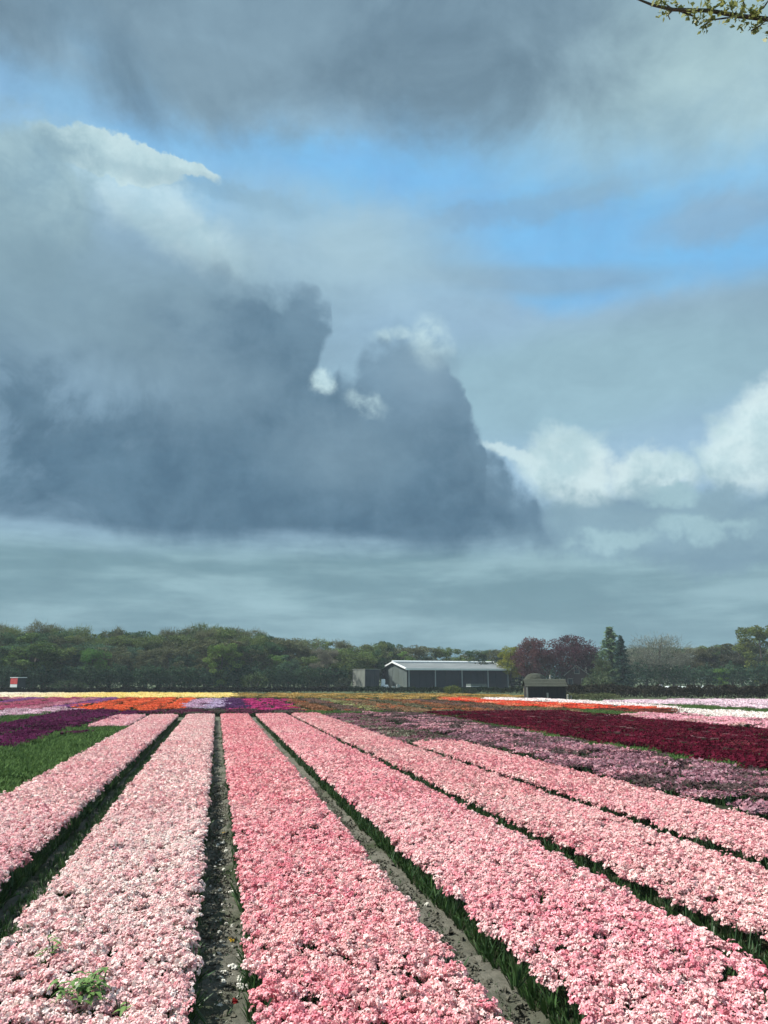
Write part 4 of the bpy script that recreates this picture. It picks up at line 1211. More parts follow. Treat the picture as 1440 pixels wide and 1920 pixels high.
def barn():
    cx, cy = gat(763, 134)
    D = 134.0
    view = math.atan2(cx, cy)                 # heading from camera
    # front wall runs to the right and away from the nearest corner
    fa = view + math.radians(90 - 24)         # heading of the front wall, clockwise from +Y
    fx, fy = math.sin(fa), math.cos(fa)
    rz = math.atan2(fy, fx)
    Lf, Wd = 20.6, 11.5
    he = zat(762, 1253.5, D); hr = he + 1.15
    root = empty('barn', (cx, cy, 0), 'long dark grey barn with pale posts and white roof edges before the wood', 'barn', None, rz)
    # local: x along the front, y to the back
    def P(n, b, mats): return link(n, b.mesh(n, mats), root)
    # left gable of cladding sheets, each its own
    ns = 9
    for i in range(ns):
        y0, y1 = Wd * i / ns + .015, Wd * (i + 1) / ns - .015
        h0 = he + (hr - he) * (1 - abs(y0 - Wd / 2) / (Wd / 2)) - .05; h1 = he + (hr - he) * (1 - abs(y1 - Wd / 2) / (Wd / 2)) - .05
        ym = Wd / 2
        b = MB()
        ys = [y0, y1]; hs = [h0, h1]
        if y0 < ym < y1: ys = [y0, ym, y1]; hs = [h0, hr - .05, h1]
        n_ = len(ys); k = .03 if i % 2 else 0
        vs = [(-.0 - k, y_, 0) for y_ in ys] + [(-.0 - k, y_, h_) for y_, h_ in zip(ys, hs)] + [(.06 - k, y_, 0) for y_ in ys] + [(.06 - k, y_, h_) for y_, h_ in zip(ys, hs)]
        fs = []
        for j in range(n_ - 1):
            fs.append((j + 1, j, n_ + j, n_ + j + 1)); fs.append((2 * n_ + j, 2 * n_ + j + 1, 3 * n_ + j + 1, 3 * n_ + j))
            fs.append((n_ + j + 1, n_ + j, 3 * n_ + j, 3 * n_ + j + 1))
        fs += [(0, 2 * n_, 3 * n_, n_), (n_ - 1, 2 * n_ - 1, 4 * n_ - 1, 3 * n_ - 1)]
        b.add(vs, fs)
        P('wall_panel', b, [M_gable])
    b = MB(); b.box((Lf / 2, Wd, he / 2), (Lf, .08, he)); P('back_wall', b, [M_dark])
    b = MB()
    b.add([(Lf, 0, 0), (Lf, Wd, 0), (Lf, Wd, he), (Lf, Wd / 2, hr - .05), (Lf, 0, he), (Lf + .06, 0, 0), (Lf + .06, Wd, 0), (Lf + .06, Wd, he), (Lf + .06, Wd / 2, hr - .05), (Lf + .06, 0, he)],
          [(0, 1, 2, 3, 4), (9, 8, 7, 6, 5), (0, 5, 6, 1), (1, 6, 7, 2), (2, 7, 8, 3), (3, 8, 9, 4), (4, 9, 5, 0)])
    P('end_wall', b, [M_dark])
    # posts along the open front
    for fx_ in (.02, .27, .53, .79, .995):
        b = MB(); b.box((Lf * fx_, .05, he / 2), (.16, .16, he)); b.box((Lf * fx_, .05, .12), (.3, .3, .24)); P('post', b, [M_steel])
    for fx_ in (.27, .53, .79):
        b = MB(); b.tube([(Lf * fx_, .1, he - .8), (Lf * fx_, 1.0, he - .1)], [.05, .05], 4); P('brace', b, [M_steel])
    b = MB(); b.box((Lf / 2, .06, he - .16), (Lf, .12, .22)); P('front_beam', b, [M_dark])
    # dark boards across every bay, added to darken the barn front
    for i in range(16):
        b = MB(); w_ = Lf / 16; b.box((w_ * (i + .5), .34 + (.03 if i % 2 else 0), he / 2 - .08), (w_ - .03, .05, he - .2)); P('front_panel', b, [M_dark])
    # roof: two slopes of ribbed sheets, white ridge cap, verges and gutters
    ov = .35
    for sgn in (0, 1):
        y_e = -ov if sgn == 0 else Wd + ov
        ze = he - .06
        slope_n = Vector((0, -(hr - ze) if sgn == 0 else (hr - ze), Wd / 2 + ov)).normalized()
        for i in range(8):
            x0 = -.3 + (Lf + .6) * i / 8 + .01; x1 = -.3 + (Lf + .6) * (i + 1) / 8 - .01
            b = MB()
            corrugated(b, (x0, y_e, ze), (x1 - x0, 0, 0), (0, Wd / 2 - y_e, hr - ze), 9, .05, slope_n)
            corrugated(b, (x0, y_e, ze - .07), (x1 - x0, 0, 0), (0, Wd / 2 - y_e, hr - ze), 1, .0, slope_n)
            P('roof_sheet', b, [M_sheet])
        b = MB(); b.box((Lf / 2, y_e + (-.06 if sgn == 0 else .06), ze - .06), (Lf + .7, .16, .30)); P('gutter', b, [M_white])
        for xv in (-.33, Lf + .33):
            b = MB(); b.tube([(xv, y_e, ze + .06), (xv, Wd / 2, hr + .06)], [.17, .17], 4); P('verge', b, [M_white])
    b = MB(); b.tube([(-.4, Wd / 2, hr + .14), (Lf + .4, Wd / 2, hr + .14)], [.24, .24], 6); P('ridge_cap', b, [M_white])
    for k in (.25, .5, .75):      # roof lights
        pass
    def loc(x, y): return (cx + x * math.cos(rz) - y * math.sin(rz), cy + x * math.sin(rz) + y * math.cos(rz))
    return loc, rz, Lf, Wd, he
loc, brz, BL, BW, BH = barn()

def bale(x, y, z, lab, m=M_hay):
    b = MB()
    n = 14; r = .6
    ring = [(r * math.cos(2 * math.pi * k / n), r * math.sin(2 * math.pi * k / n)) for k in range(n)]
    vs = [(-.6, p, q + r) for p, q in ring] + [(-.55, p * .96, q * .96 + r) for p, q in ring] + [(.6, p, q + r) for p, q in ring]
    vs = [(-.55, p * .9, q * .9 + r) for p, q in ring] + [(-.5, p, q + r) for p, q in ring] + [(.5, p, q + r) for p, q in ring] + [(.55, p * .9, q * .9 + r) for p, q in ring]
    fs = [(j * n + k, j * n + (k + 1) % n, (j + 1) * n + (k + 1) % n, (j + 1) * n + k) for j in range(3) for k in range(n)] + [tuple(reversed(range(n))), tuple(3 * n + k for k in range(n))]
    b.add(vs, fs)
    o = link('round_bale', b.mesh('round_bale', [m])); X, Y = loc(x, y)
    o.location = (X, Y, z); o.rotation_euler = (0, 0, brz + 1.2)
    tag(o, lab, 'bale', 'grey blurred shapes on the floor of the barn')
# a low trailer and pallets inside the barn
def farm_trailer(px_, dist, rz, lab, body_m, L=3.6, Wt=1.7, hb=.75):
    X, Y = gat(px_, dist)
    root = empty('farm_trailer', (X, Y, 0), lab, 'trailer', None, rz)
    b = MB(); b.box((0, 0, .72), (L, Wt, .12)); link('bed', b.mesh('bed', [M_steel]), root)
    for s in (-1, 1):
        b = MB(); b.box((0, s * (Wt / 2 - .03), .78 + hb / 2), (L - .1, .05, hb)); link('side_board', b.mesh('side_board', [body_m]), root)
        b = MB(); b.box((s * (L / 2 - .03), 0, .78 + hb / 2), (.05, Wt - .14, hb)); link('end_board', b.mesh('end_board', [body_m]), root)
        b = MB(); b.tube([(0, s * Wt / 2 - .1, .34), (0, s * Wt / 2 + .1, .34)], [.34, .34], 14); link('wheel', b.mesh('wheel', [M_rubber]), root)
    b = MB(); b.tube([(L / 2, -.4, .66), (L / 2 + 1.1, 0, .5)], [.05, .05], 5); b.tube([(L / 2, .4, .66), (L / 2 + 1.1, 0, .5)], [.05, .05], 5); link('drawbar', b.mesh('drawbar', [M_steel]), root)
    return root
X0, Y0 = loc(BL * .36, 3.5)
farm_trailer(893, 127, brz, 'low grey farm trailer parked before the barn right of the round bush', M_gable, L=3.0, hb=.35)
farm_trailer(968, 150, brz + .2, 'flat pale trailer right of the barn', M_greywood, hb=.2)

# white bags by the gable, small blue-grey crates beside them
for (px_, d, s, hgt, lab) in ((718, 133.2, .75, 1.9, 'tall stack-like white bag at the left corner of the barn'), (723.5, 132.6, .8, .95, 'lower white bag next to the tall one'), (728, 132.0, .5, .55, 'smallest white bag near the gable wall')):
    X, Y = gat(px_, d)
    b = MB()
    for j in range(3):
        b.box((random.uniform(-.03, .03), random.uniform(-.03, .03), hgt * (j + .5) / 3), (s * (1 - .05 * j), s * (1 - .05 * j), hgt / 3 * .98), random.uniform(-.1, .1), top=.92)
    o = link('bulk_bag', b.mesh('bulk_bag', [M_bag])); o.location = (X, Y, 0); tag(o, lab, 'bag')
for (px_, d, hgt, lab) in ((738, 131.5, .8, 'bluish grey crate pile left of centre at the gable'), (747, 131.2, 1.0, 'taller bluish grey crate pile against the gable')):
    X, Y = gat(px_, d)
    root = empty('crate_stack', (X, Y, 0), lab, 'crates')
    for j in range(int(hgt / .25)):
        b = MB()
        for s in (-1, 1):
            b.box((s * .28, 0, .125), (.03, .4, .2)); b.box((0, s * .2, .125), (.56, .03, .2))
        b.box((0, 0, .035), (.56, .4, .03))
        o = link('crate', b.mesh('crate', [M_steel]), root); o.location = (random.uniform(-.03, .03), random.uniform(-.03, .03), j * .25)

# container left of the barn
def container():
    cx, cy = gat(685, 131)
    view = math.atan2(cx, cy)
    fa = view + math.radians(90 - 38)
    rz = math.atan2(math.cos(fa), math.sin(fa))
    h = zat(685, 1255.5, 131)
    L, Wd = 3.1, 3.6
    root = empty('container', (cx, cy, 0), 'box-shaped grey container with a pale sunlit side left of the barn', 'container', None, rz)
    b = MB()
    n = 6
    for i in range(n):      # front, its shade put into a darker panel colour
        b = MB(); b.box((L * (i + .5) / n, .03 + (.02 if i % 2 else 0), h / 2), (L / n - .02, .06, h)); link('front_panel', b.mesh('front_panel', [M_shadegrey]), root)
    for i in range(n):      # left side, sunlight put into a paler panel colour
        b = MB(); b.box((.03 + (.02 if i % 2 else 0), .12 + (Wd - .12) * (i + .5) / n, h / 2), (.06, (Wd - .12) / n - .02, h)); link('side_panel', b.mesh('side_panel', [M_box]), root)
    b = MB(); b.box((L - .03, Wd / 2, h / 2), (.055, Wd - .14, h)); b.box((L / 2, Wd, h / 2), (L, .05, h)); link('rear_panels', b.mesh('rear_panels', [M_shadegrey]), root)
    b = MB(); b.box((L / 2, Wd / 2, h + .06), (L + .12, Wd + .12, .12)); link('roof', b.mesh('roof', [M_box]), root)
    return root
container()

# dark hut with a mossy gabled roof
def hut():
    cx, cy = gat(988, 69)
    view = math.atan2(cx, cy)
    fa = view + math.radians(90 - 8)
    rz = math.atan2(math.cos(fa), math.sin(fa))
    L, Wd = 3.35, 2.2
    he = zat(1020, 1286, 69); hr = zat(1020, 1273.5, 70)
    root = empty('hut', (cx, cy, 0), 'small black wooden hut with an olive mossy roof at the field edge', 'hut', None, rz)
    n = 12
    for i in range(n):
        b = MB(); b.box((L * (i + .5) / n, 0 + (.012 if i % 2 else 0), he / 2), (L / n - .015, .04, he)); link('board', b.mesh('board', [M_tarwood]), root)
    for i in range(7):
        y0 = Wd * (i + .5) / 7
        hh = he + (hr - he) * (1 - abs(y0 - Wd / 2) / (Wd / 2)) - .08
        for xx in (0, L):
            b = MB(); b.box((xx, y0, hh / 2), (.04, Wd / 7 - .015, hh)); link('board', b.mesh('board', [M_greywood if xx == 0 and i == 0 else M_tarwood]), root)  # pale front board, like the corner post, puts the sunlit edge into colour
    b = MB(); b.box((L / 2, Wd, he / 2), (L, .04, he)); link('back_wall', b.mesh('back_wall', [M_tarwood]), root)
    for s in (0, 1):
        b = MB()
        for k in range(5):
            t0, t1 = k / 5, (k + 1) / 5 + .03
            ye = -.22 if s == 0 else Wd + .22
            a0 = ye + (Wd / 2 - ye) * t0; a1 = ye + (Wd / 2 - ye) * min(1, t1)
            z0 = he - .08 + (hr - he + .08) * t0 + .05; z1 = he - .08 + (hr - he + .08) * min(1, t1) + .02
            b.add([(-.18, a0, z0), (L + .18, a0, z0), (L + .18, a1, z1), (-.18, a1, z1), (-.18, a0, z0 - .05), (L + .18, a0, z0 - .05), (L + .18, a1, z1 - .05), (-.18, a1, z1 - .05)],
                  [(0, 1, 2, 3), (7, 6, 5, 4), (0, 4, 5, 1), (1, 5, 6, 2), (2, 6, 7, 3), (3, 7, 4, 0)])
        link('roof_slope', b.mesh('roof_slope', [M_mossroof]), root)
    b = MB(); b.box((-.02, -.06, he / 2), (.12, .1, he)); link('corner_post', b.mesh('corner_post', [M_greywood]), root)
    b = MB(); b.box((L * .52, -.05, .38), (.16, .05, .76)); link('door_post', b.mesh('door_post', [M_greywood]), root)
    return root
hut()
def post(px_, dist, h, lab, m=M_greywood, w=.10):
    X, Y = gat(px_, dist)
    b = MB(); b.box((0, 0, h / 2), (w, w, h)); b.box((0, 0, h + .02), (w * .8, w * .8, .04), top=.4)
    o = link('wooden_post', b.mesh('wooden_post', [m])); o.location = (X, Y, 0); tag(o, lab, 'post', 'posts beside the dark hut')
post(1063, 69, .62, 'short weathered post right of the hut corner', w=.14)
post(1069, 70.5, .5, 'lower weathered post, farther right of the hut')
post(1032, 84, zat(1032, 1266, 84), 'pale upright post seen above the hut roof', M_greywood, .14)
post(1019, 84, zat(1019, 1268, 84), 'left pale upright post seen above the hut roof', M_greywood, .12)

# domed haystack cover behind the hut
def domed():
    X, Y = gat(1003, 80)
    h = zat(1003, 1262, 80)
    root = empty('haystack', (X, Y, 0), 'domed grey covered stack rising behind the left end of the hut', 'haystack')
    b = MB(); n, m = 18, 7
    vs = []
    for j in range(m + 1):
        t = j / m * math.pi / 2
        for i in range(n):
            k = 1 + .05 * math.sin(i * 2.1 + j)
            vs.append((math.cos(2 * math.pi * i / n) * 1.25 * math.cos(t) ** .7 * k, math.sin(2 * math.pi * i / n) * 1.25 * math.cos(t) ** .7 * k, h * .35 + h * .65 * math.sin(t)))
    fs = [(j * n + i, j * n + (i + 1) % n, (j + 1) * n + (i + 1) % n, (j + 1) * n + i) for j in range(m) for i in range(n)]
    b.add(vs, fs)
    link('cover', b.mesh('cover', [M_mossroof]), root)
    b = MB(); b.tube([(0, 0, 0), (0, 0, h * .4)], [1.15, 1.22], 18); link('stack', b.mesh('stack', [M_hay]), root)
domed()

# farmhouse glimpsed through the copper beeches
def farmhouse():
    X, Y = gat(1082, 143)
    view = math.atan2(X, Y)
    root = empty('farmhouse', (X, Y, 0), 'old farmhouse half hidden by the copper beeches with pale gable edges', 'house', None, -view)
    hr, he, w, L = zat(1082, 1250, 143), 2.6, 4.0, 6.0
    b = MB()
    b.add([(-w / 2, 0, 0), (w / 2, 0, 0), (w / 2, 0, he), (0, 0, hr), (-w / 2, 0, he), (-w / 2, L, 0), (w / 2, L, 0), (w / 2, L, he), (0, L, hr), (-w / 2, L, he)],
          [(0, 1, 2, 3, 4), (9, 8, 7, 6, 5), (0, 4, 9, 5), (1, 6, 7, 2)])
    link('wall', b.mesh('wall', [surf_mat('old_brick', (.07, .045, .04), (.10, .06, .05), 6)]), root)
    for s in (-1, 1):
        b = MB()
        b.add([(s * (w / 2 + .3), -.3, he - .2), (s * (w / 2 + .3), L + .3, he - .2), (0, L + .3, hr + .1), (0, -.3, hr + .1), (s * (w / 2 + .3), -.3, he - .05), (s * (w / 2 + .3), L + .3, he - .05), (0, L + .3, hr + .25), (0, -.3, hr + .25)],
              [(0, 1, 2, 3), (7, 6, 5, 4), (0, 4, 5, 1), (0, 3, 7, 4), (1, 5, 6, 2)])
        link('roof_slope', b.mesh('roof_slope', [surf_mat('old_tiles', (.05, .04, .04), (.08, .06, .055), 6)]), root)
        b = MB(); b.tube([(s * (w / 2 + .3), -.36, he - .1), (0, -.36, hr + .2)], [.07, .07], 4); link('bargeboard', b.mesh('bargeboard', [M_greywood]), root)
    for xx, zz in ((-1.2, 1.4), (1.2, 1.4), (0, 3.4)):
        f = MB(); f.box((xx, -.03, zz), (.95, .08, 1.2)); wf = link('window', f.mesh('window', [M_greywood]), root)
        g = MB(); g.box((xx, -.085, zz), (.75, .02, 1.0)); link('pane', g.mesh('pane', [M_glass]), wf)
    for s in (-1, 1):
        b = MB(); b.box((s * 1.65, 2.5, hr - .2), (.4, .4, 2.0)); link('chimney', b.mesh('chimney', [M_greywood]), root)
farmhouse()

# red stall trailer at the left edge
def red_trailer():
    cx, cy = gat(34, 118)
    view = math.atan2(cx, cy)
    fa = view + math.radians(90 - 40)
    rz = math.atan2(math.cos(fa), math.sin(fa))
    h0, h1 = zat(31, 1289, 118), zat(31, 1271, 118)
    h0 = max(.45, h0)
    L, Wd = 1.35, 1.45
    root = empty('box_trailer', (cx, cy, 0), 'small red and white box trailer at the left edge of the wood', 'trailer', None, rz)
    b = MB(); b.box((L / 2, Wd / 2, (h0 + h1) / 2), (L, Wd, h1 - h0)); link('box', b.mesh('box', [M_shadegrey]), root)  # dark box colour stands in for the shaded side of the trailer
    b = MB(); b.box((-.02, Wd / 2, h0 + (h1 - h0) * .66), (.04, Wd - .1, (h1 - h0) * .62)); link('red_panel', b.mesh('red_panel', [M_red]), root)
    b = MB(); b.box((-.02, Wd / 2, h0 + (h1 - h0) * .17), (.04, Wd - .1, (h1 - h0) * .3)); link('white_panel', b.mesh('white_panel', [M_white]), root)
    b = MB(); b.box((L / 2, Wd / 2, h1 + .05), (L + .15, Wd + .15, .10)); link('roof', b.mesh('roof', [M_white]), root)
    for s in (0, 1):
        b = MB(); b.tube([(L / 2, s * Wd - .08, .3), (L / 2, s * Wd + .08, .3)], [.3, .3], 14); link('wheel', b.mesh('wheel', [M_rubber]), root)
    b = MB(); b.tube([(L, Wd / 2, h0), (L + .9, Wd / 2, .45)], [.04, .04], 5); link('drawbar', b.mesh('drawbar', [M_steel]), root)
red_trailer()

# low plastic tunnels and two wrapped bales, far right
def tunnel(px0, px1, dist, py_top, label, m):
    a = np.array(gat(px0, dist)); b_ = np.array(gat(px1, dist + 1))
    L = np.linalg.norm(b_ - a); rz = math.atan2(b_[1] - a[1], b_[0] - a[0])
    h = zat((px0 + px1) / 2, py_top, dist)
    root = empty('plastic_tunnel', (a[0], a[1], 0), label, 'tunnel', 'low white plastic tunnels', rz)
    b = MB(); n = 8; k = 10
    vs = []
    for i in range(k + 1):
        s = 1 + .05 * math.sin(i * 1.7)
        for j in range(n + 1):
            t = math.pi * j / n
            vs.append((L * i / k, 1.0 * math.cos(t), h * .35 + h * .65 * s * math.sin(t)))
    b.add(vs, [(i * (n + 1) + j, (i + 1) * (n + 1) + j, (i + 1) * (n + 1) + j + 1, i * (n + 1) + j + 1) for i in range(k) for j in range(n)])
    link('cover', b.mesh('cover', [m]), root)
    for x_ in (0, L / 2, L):
        for s in (-1, 1):
            c = MB(); c.box((x_, s * .95, h * .2), (.08, .06, h * .4)); link('leg', c.mesh('leg', [M_steel]), root)
M_plast = surf_mat('cloudy_plastic', (.40, .46, .42), (.6, .64, .6), 2, .5)
tunnel(1266, 1292, 112, 1287, 'leftmost low plastic tunnel, brightest of the row', M_plast)
tunnel(1299, 1321, 112, 1286, 'middle low plastic tunnel of the row', M_plast)
tunnel(1323, 1343, 113, 1287.5, 'rightmost low plastic tunnel, palest end of the row', M_plast)
for (px_, py_, wpx, lab) in ((1238, 1284, 6, 'round bright white wrapped bale, first from the left before the trees'), (1251, 1286.5, 9, 'low bright white wrapped bale just right of the round one'), (1271, 1286.5, 9, 'white wrapped bale at the end of the plastic tunnels')):
    X, Y = gat(px_, 108); h = zat(px_, py_, 108); r = wpx / 2 / F * 108
    b = MB(); n = 12
    vs = [];
    for z, k in ((.02, .85), (h * .2, 1), (h * .8, 1), (h, .82)):
        vs += [(math.cos(2 * math.pi * i / n) * r * k, math.sin(2 * math.pi * i / n) * r * k, z) for i in range(n)]
    b.add(vs, [(j * n + i, j * n + (i + 1) % n, (j + 1) * n + (i + 1) % n, (j + 1) * n + i) for j in range(3) for i in range(n)] + [tuple(range(3 * n, 4 * n))])
    o = link('wrapped_bale', b.mesh('wrapped_bale', [M_bag])); o.location = (X, Y, 0); tag(o, lab, 'bale')

# ================================================================== fallen blossoms on the middle track
def blossom_mesh(col, seed):
    global rng
    keep = rng; rng = np.random.default_rng(seed)
    qs = []
    for k in range(3):
        qs += floret_parts(np.array([rng.normal(0, .3), rng.normal(0, .3), .12 + .1 * k]), np.array([rng.normal(0, .6), rng.normal(0, .6), 1.]), 1.0, 6, .35, 2)
    rng = keep
    nm = 'fallen_blossom'
    return quads_mesh(nm, qs, np.full(len(qs), .5), [col])
def petal_plain(name, c):
    m, nt, out = new_mat(name)
    d = N(nt, 'ShaderNodeBsdfDiffuse', {0: (*c, 1)}); t = N(nt, 'ShaderNodeBsdfTranslucent', {0: (*c, 1)})
    x = N(nt, 'ShaderNodeMixShader', {0: .25, 1: d.outputs[0], 2: t.outputs[0]}); nt.links.new(x.outputs[0], out.inputs[0])
    return m
FW, FR, FY = petal_plain('white_petal', (.86, .84, .74)), petal_plain('red_petal', (.25, .025, .025)), petal_plain('yellow_petal', (.75, .5, .08))
BM = {'white': [blossom_mesh(FW, s) for s in (1, 2, 3)], 'red': [blossom_mesh(FR, 4)], 'orange yellow': [blossom_mesh(FY, 5)]}
spots = [(446, 1792, 'white', .020), (437, 1812, 'white', .022), (420, 1822, 'white', .020), (413, 1832, 'white', .018), (449, 1833, 'white', .017), (452, 1848, 'white', .026),
         (440, 1878, 'red', .022), (427, 1878, 'white', .016), (412, 1884, 'white', .013), (432, 1760, 'orange yellow', .020), (412, 1746, 'white', .016), (414, 1765, 'white', .014),
         (434, 1671, 'white', .018), (411, 1668, 'white', .014), (424, 1730, 'white', .015), (436, 1735, 'white', .013), (418, 1708, 'white', .012), (420, 1630, 'white', .018),
         (412, 1613, 'white', .017), (403, 1624, 'white', .014), (416, 1580, 'white', .020), (408, 1584, 'white', .018), (424, 1594, 'white', .016), (416, 1540, 'white', .020),
         (420, 1561, 'orange yellow', .018), (411, 1786, 'white', .014), (800, 1695, 'white', .020), (1020, 1856, 'white', .020), (1030, 1870, 'white', .018), (419, 1838, 'white', .014)]
order = {}
for i, (a_, b_, c_, r_) in enumerate(spots):
    X, Y = at(a_, b_, .02)
    o = bpy.data.objects.new('fallen_blossom', random.choice(BM[c_])); COL.objects.link(o)
    o.location = (X, Y, .012); o.scale = (r_, r_, r_); o.rotation_euler = (random.uniform(-.4, .4), random.uniform(-.4, .4), random.uniform(0, 6))
    near = 'in the foreground' if b_ > 1780 else ('midway along' if b_ > 1600 else 'farther along')
    order.setdefault((c_, near), 0); order[(c_, near)] += 1
    k = order[(c_, near)]
    where = 'the bare right-hand track' if a_ > 700 else 'the middle soil track'
    tag(o, ('%s fallen blossom %s on %s' % (c_, 'nearer the camera' if b_ > 1865 else ('in the foreground' if b_ > 1800 else 'farther along'), where)) if where.startswith('the bare') else '%s %s fallen blossom lying %s on %s' % (ORD[k - 1], c_, near, where), 'blossom', 'fallen blossoms on the soil tracks')
n = 260
y = 3.6 + 16 * rng.uniform(0, 1, n) ** 1.4; x = .14 + rng.normal(0, .05, n)
P_pet = proto_col('proto_petal', [quads_mesh('petal', floret_parts(np.zeros(3), np.array([0, 0, 1.]), 1, 3, .3, 1), [.9, .9, .9], [FW]), quads_mesh('petal2', floret_parts(np.zeros(3), np.array([0, 0, 1.]), 1, 2, .3, 1), [.5, .5], [FW])])
plant('petal_litter', P_pet, np.stack([x, y, np.full(n, .015)], 1), rng.uniform(-.8, .8, (n, 3)) + np.array([0, 0, 3]), rng.uniform(.006, .014, n), np.full((n, 3), .8), None, 'scattered tiny white petals along the middle soil track', 'petals')

# weeds that have come up in the near left bed
def weed(px_, py_, h, lab, k, spread):
    X, Y = at(px_, py_, .26)
    root = empty('weed', (X, Y, 0), lab, 'weed', 'weeds among the pale pink flowers')
    b = MB()
    for i in range(3): b.tube([(0, 0, 0), (random.uniform(-.03, .03), random.uniform(-.03, .03), h * .6), (random.uniform(-.06, .06), random.uniform(-.06, .06), h)], [.006, .005, .003], 5)
    link('stem', b.mesh('stem', [M_leaf]), root)
    for i in range(k):
        th = random.uniform(0, 6.28); L = random.uniform(.05, .12); z0 = random.uniform(h * .5, h)
        qs = []; prev = None
        e = np.array([math.cos(th), math.sin(th), 0]); s = np.array([-e[1], e[0], 0])
        o_ = np.array([random.gauss(0, spread), random.gauss(0, spread), z0])
        for j in range(5):
            t = j / 4; w = .012 * math.sin(math.pi * min(.98, t * .9 + .1))
            p = o_ + e * L * t + np.array([0, 0, L * (.6 * t - .8 * t * t)])
            cur = (p - s * w, p + s * w)
            if prev: qs.append((prev[0], prev[1], cur[1], cur[0]))
            prev = cur
        link('leaf', quads_mesh('leaf', qs, [random.uniform(.5, 1)] * 4, [M_weed]), root)
M_weed = leafy_mat('weed_leaves', (.05, .11, .03), (.16, .27, .07))
weed(158, 1885, .41, 'large green weed at the bottom of the palest pink bed', 130, .05)
weed(100, 1800, .38, 'pale green weed up and left of the large one', 30, .03)
weed(180, 1855, .34, 'small dark weed just above the large one', 12, .03)
weed(235, 1900, .32, 'low weed to the right of the large one at the bottom', 12, .04)

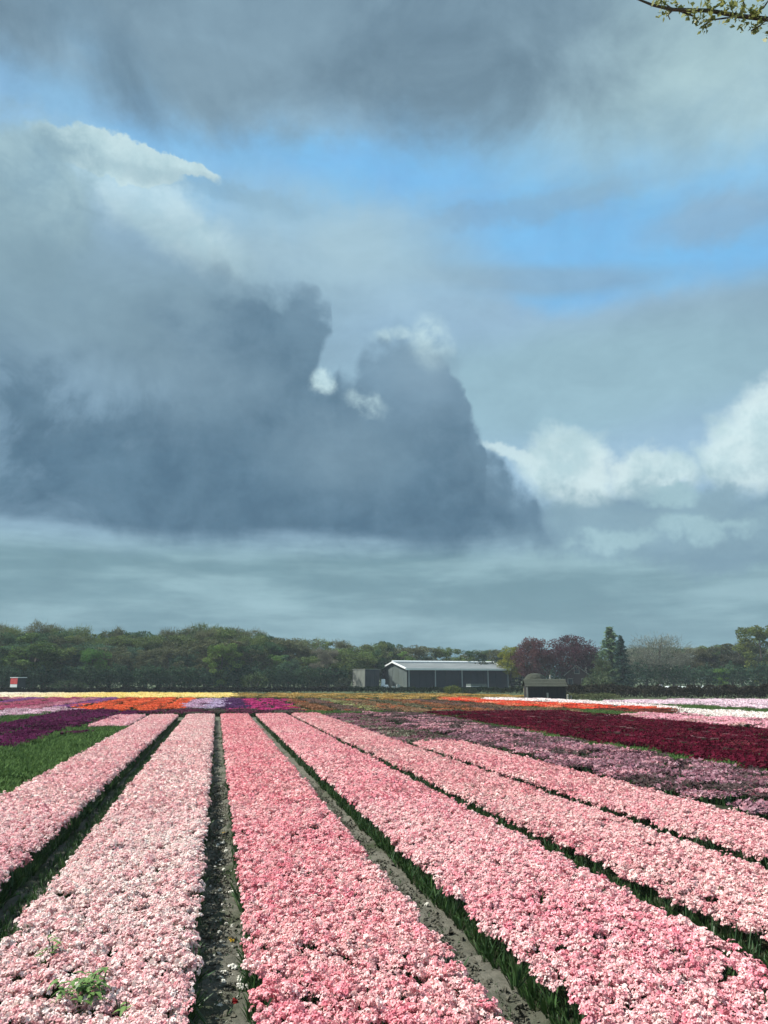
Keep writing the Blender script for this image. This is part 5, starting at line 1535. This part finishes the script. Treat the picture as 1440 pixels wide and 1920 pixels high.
# ================================================================== tree beside the camera whose twig hangs into the top right corner
def near_tree():
    D0 = 4.2
    def P3(px_, py_, d):
        v = ray(px_, py_); return Vector((0, 0, CAM_H)) + Vector(v) * d
    tx, ty = 4.6, 3.2
    root = empty('blossoming_tree', (tx, ty, 0), 'spring tree at the roadside whose leafy twig hangs into the top right corner', 'tree')
    org = Vector((tx, ty, 0))
    b = MB()
    b.tube([(0, 0, -.1), (.05, 0, 1.2), (.0, .1, 2.6), (-.1, .15, 4.2), (-.15, .2, 5.6), (-.1, .2, 6.6)], [.16, .13, .12, .09, .05, .02], 9)
    link('trunk', b.mesh('trunk', [M_bark]), root)
    main = [P3(1620, -40, 4.5), P3(1520, 18, 4.3), P3(1440, 36, 4.2), P3(1385, 30, 4.15), P3(1330, 20, 4.12), P3(1262, 18, 4.1), P3(1225, 10, 4.1), P3(1190, -4, 4.1)]
    st = org + Vector((-.1, .12, 4.4))
    b = MB(); pts_ = [st - org] + [p - org for p in main]
    b.tube([tuple(p) for p in pts_], [.04, .022, .014, .011, .010, .009, .008, .006, .004], 6)
    side = [[(1385, 30), (1360, 34), (1330, 38), (1318, 36)], [(1330, 20), (1350, 8), (1362, -8)], [(1440, 36), (1425, 48), (1408, 58)], [(1262, 18), (1252, 28), (1256, 36)], [(1262, 18), (1235, -2), (1225, -14)], [(1385, 30), (1395, 8), (1390, -10)],
            [(1340, 34), (1322, 46), (1314, 50)], [(1400, 32), (1432, 14), (1445, -5)], [(1275, 20), (1300, 30), (1310, 42)]]
    sp3 = []
    for s in side:
        q = [P3(x_, y_, 4.12 + random.uniform(-.04, .04)) - org for x_, y_ in s]
        sp3.append(q)
        b.tube([tuple(p) for p in q], [.005 - .0012 * i for i in range(len(q))], 5)
    link('branch', b.mesh('branch', [M_bark]), root)
    # rest of the crown, out of the picture above and to the right
    b = MB(); tips = []
    for i in range(16):
        th = random.uniform(-2.6, 1.3); z0 = 3.2 + i * .2
        L = random.uniform(1.0, 2.0)
        e = Vector((math.cos(th) * L, math.sin(th) * L, random.uniform(.5, 1.2)))
        if th > 1.2 or th < -2.2 and False: continue
        p = Vector((-.1, .12, z0)); q = p + e
        if (org + q).x < 3.4 and (org + q).y > 0 : q = p + Vector((abs(e.x), e.y, e.z))
        b.tube([tuple(p), tuple((p + q) / 2 + Vector((0, 0, .08))), tuple(q)], [.03, .018, .005], 5); tips += [(p + (q - p) * t) for t in np.linspace(.3, 1, 14)]
    link('branch', b.mesh('branch', [M_bark]), root)
    def leaves(centres, name, sz, sprd, per):
        C = np.repeat(np.array([tuple(c) for c in centres]), per, 0) + rng.normal(0, sprd, (len(centres) * per, 3))
        V, vals = cards(C, sz, rng.uniform(0, 1, len(C)), .2, 1.15)
        # bend each leaf along its midrib: two triangles folded
        o = link(name, np_mesh(name, V.reshape(-1, 3) + rng.normal(0, .002, (len(C) * 4, 3)), np.arange(len(C) * 4).reshape(-1, 4), 4, [M_twigleaf], None, vals), root)
        tag(o, kind='stuff')
    cs = []
    for x_, y_ in ((1240, 16), (1246, 8), (1250, 22), (1240, 24), (1262, 8), (1280, 22), (1288, 30), (1296, 24), (1300, 38), (1310, 44), (1318, 48), (1324, 46), (1292, 18), (1304, 20), (1330, 42), (1318, 28), (1330, 16), (1312, 34), (1345, 22), (1362, 18),
                   (1360, 38), (1376, 38), (1368, 12), (1378, 10), (1390, 16), (1396, 8), (1394, 22), (1412, 18), (1420, 22), (1426, 14), (1408, 30), (1394, 46), (1390, 42), (1410, 52), (1418, 56), (1422, 50), (1434, 42), (1326, 0), (1330, 3), (1240, 0), (1234, 4), (1354, 2), (1360, 8),
                   (1440, 68), (1384, 30), (1424, 34)):
        cs.append(P3(x_, y_, 4.12 + random.uniform(-.05, .05)) - org)
    leaves(cs, 'leaves', .0115, .011, 8)
    leaves(tips, 'crown_leaves', .022, .05, 10)
M_twigleaf = leafy_mat('young_tree_leaves', (.14, .16, .04), (.36, .38, .13), transl=.45)
near_tree()

# ================================================================== haze
def haze():
    b = MB(); x0, x1, y0, y1, z0, z1 = -260, 260, -30, 300, -1.2, 24
    b.box(((x0 + x1) / 2, (y0 + y1) / 2, (z0 + z1) / 2), (x1 - x0, y1 - y0, z1 - z0))
    m = bpy.data.materials.new('thin_haze'); m.use_nodes = True
    nt = m.node_tree; nt.nodes.clear()
    out = nt.nodes.new('ShaderNodeOutputMaterial'); v = nt.nodes.new('ShaderNodeVolumePrincipled')
    v.inputs['Color'].default_value = (.82, .92, 1, 1); v.inputs['Density'].default_value = .00045
    nt.links.new(v.outputs[0], out.inputs['Volume'])
    tag(link('haze', b.mesh('haze', [m])), kind='stuff')
haze()
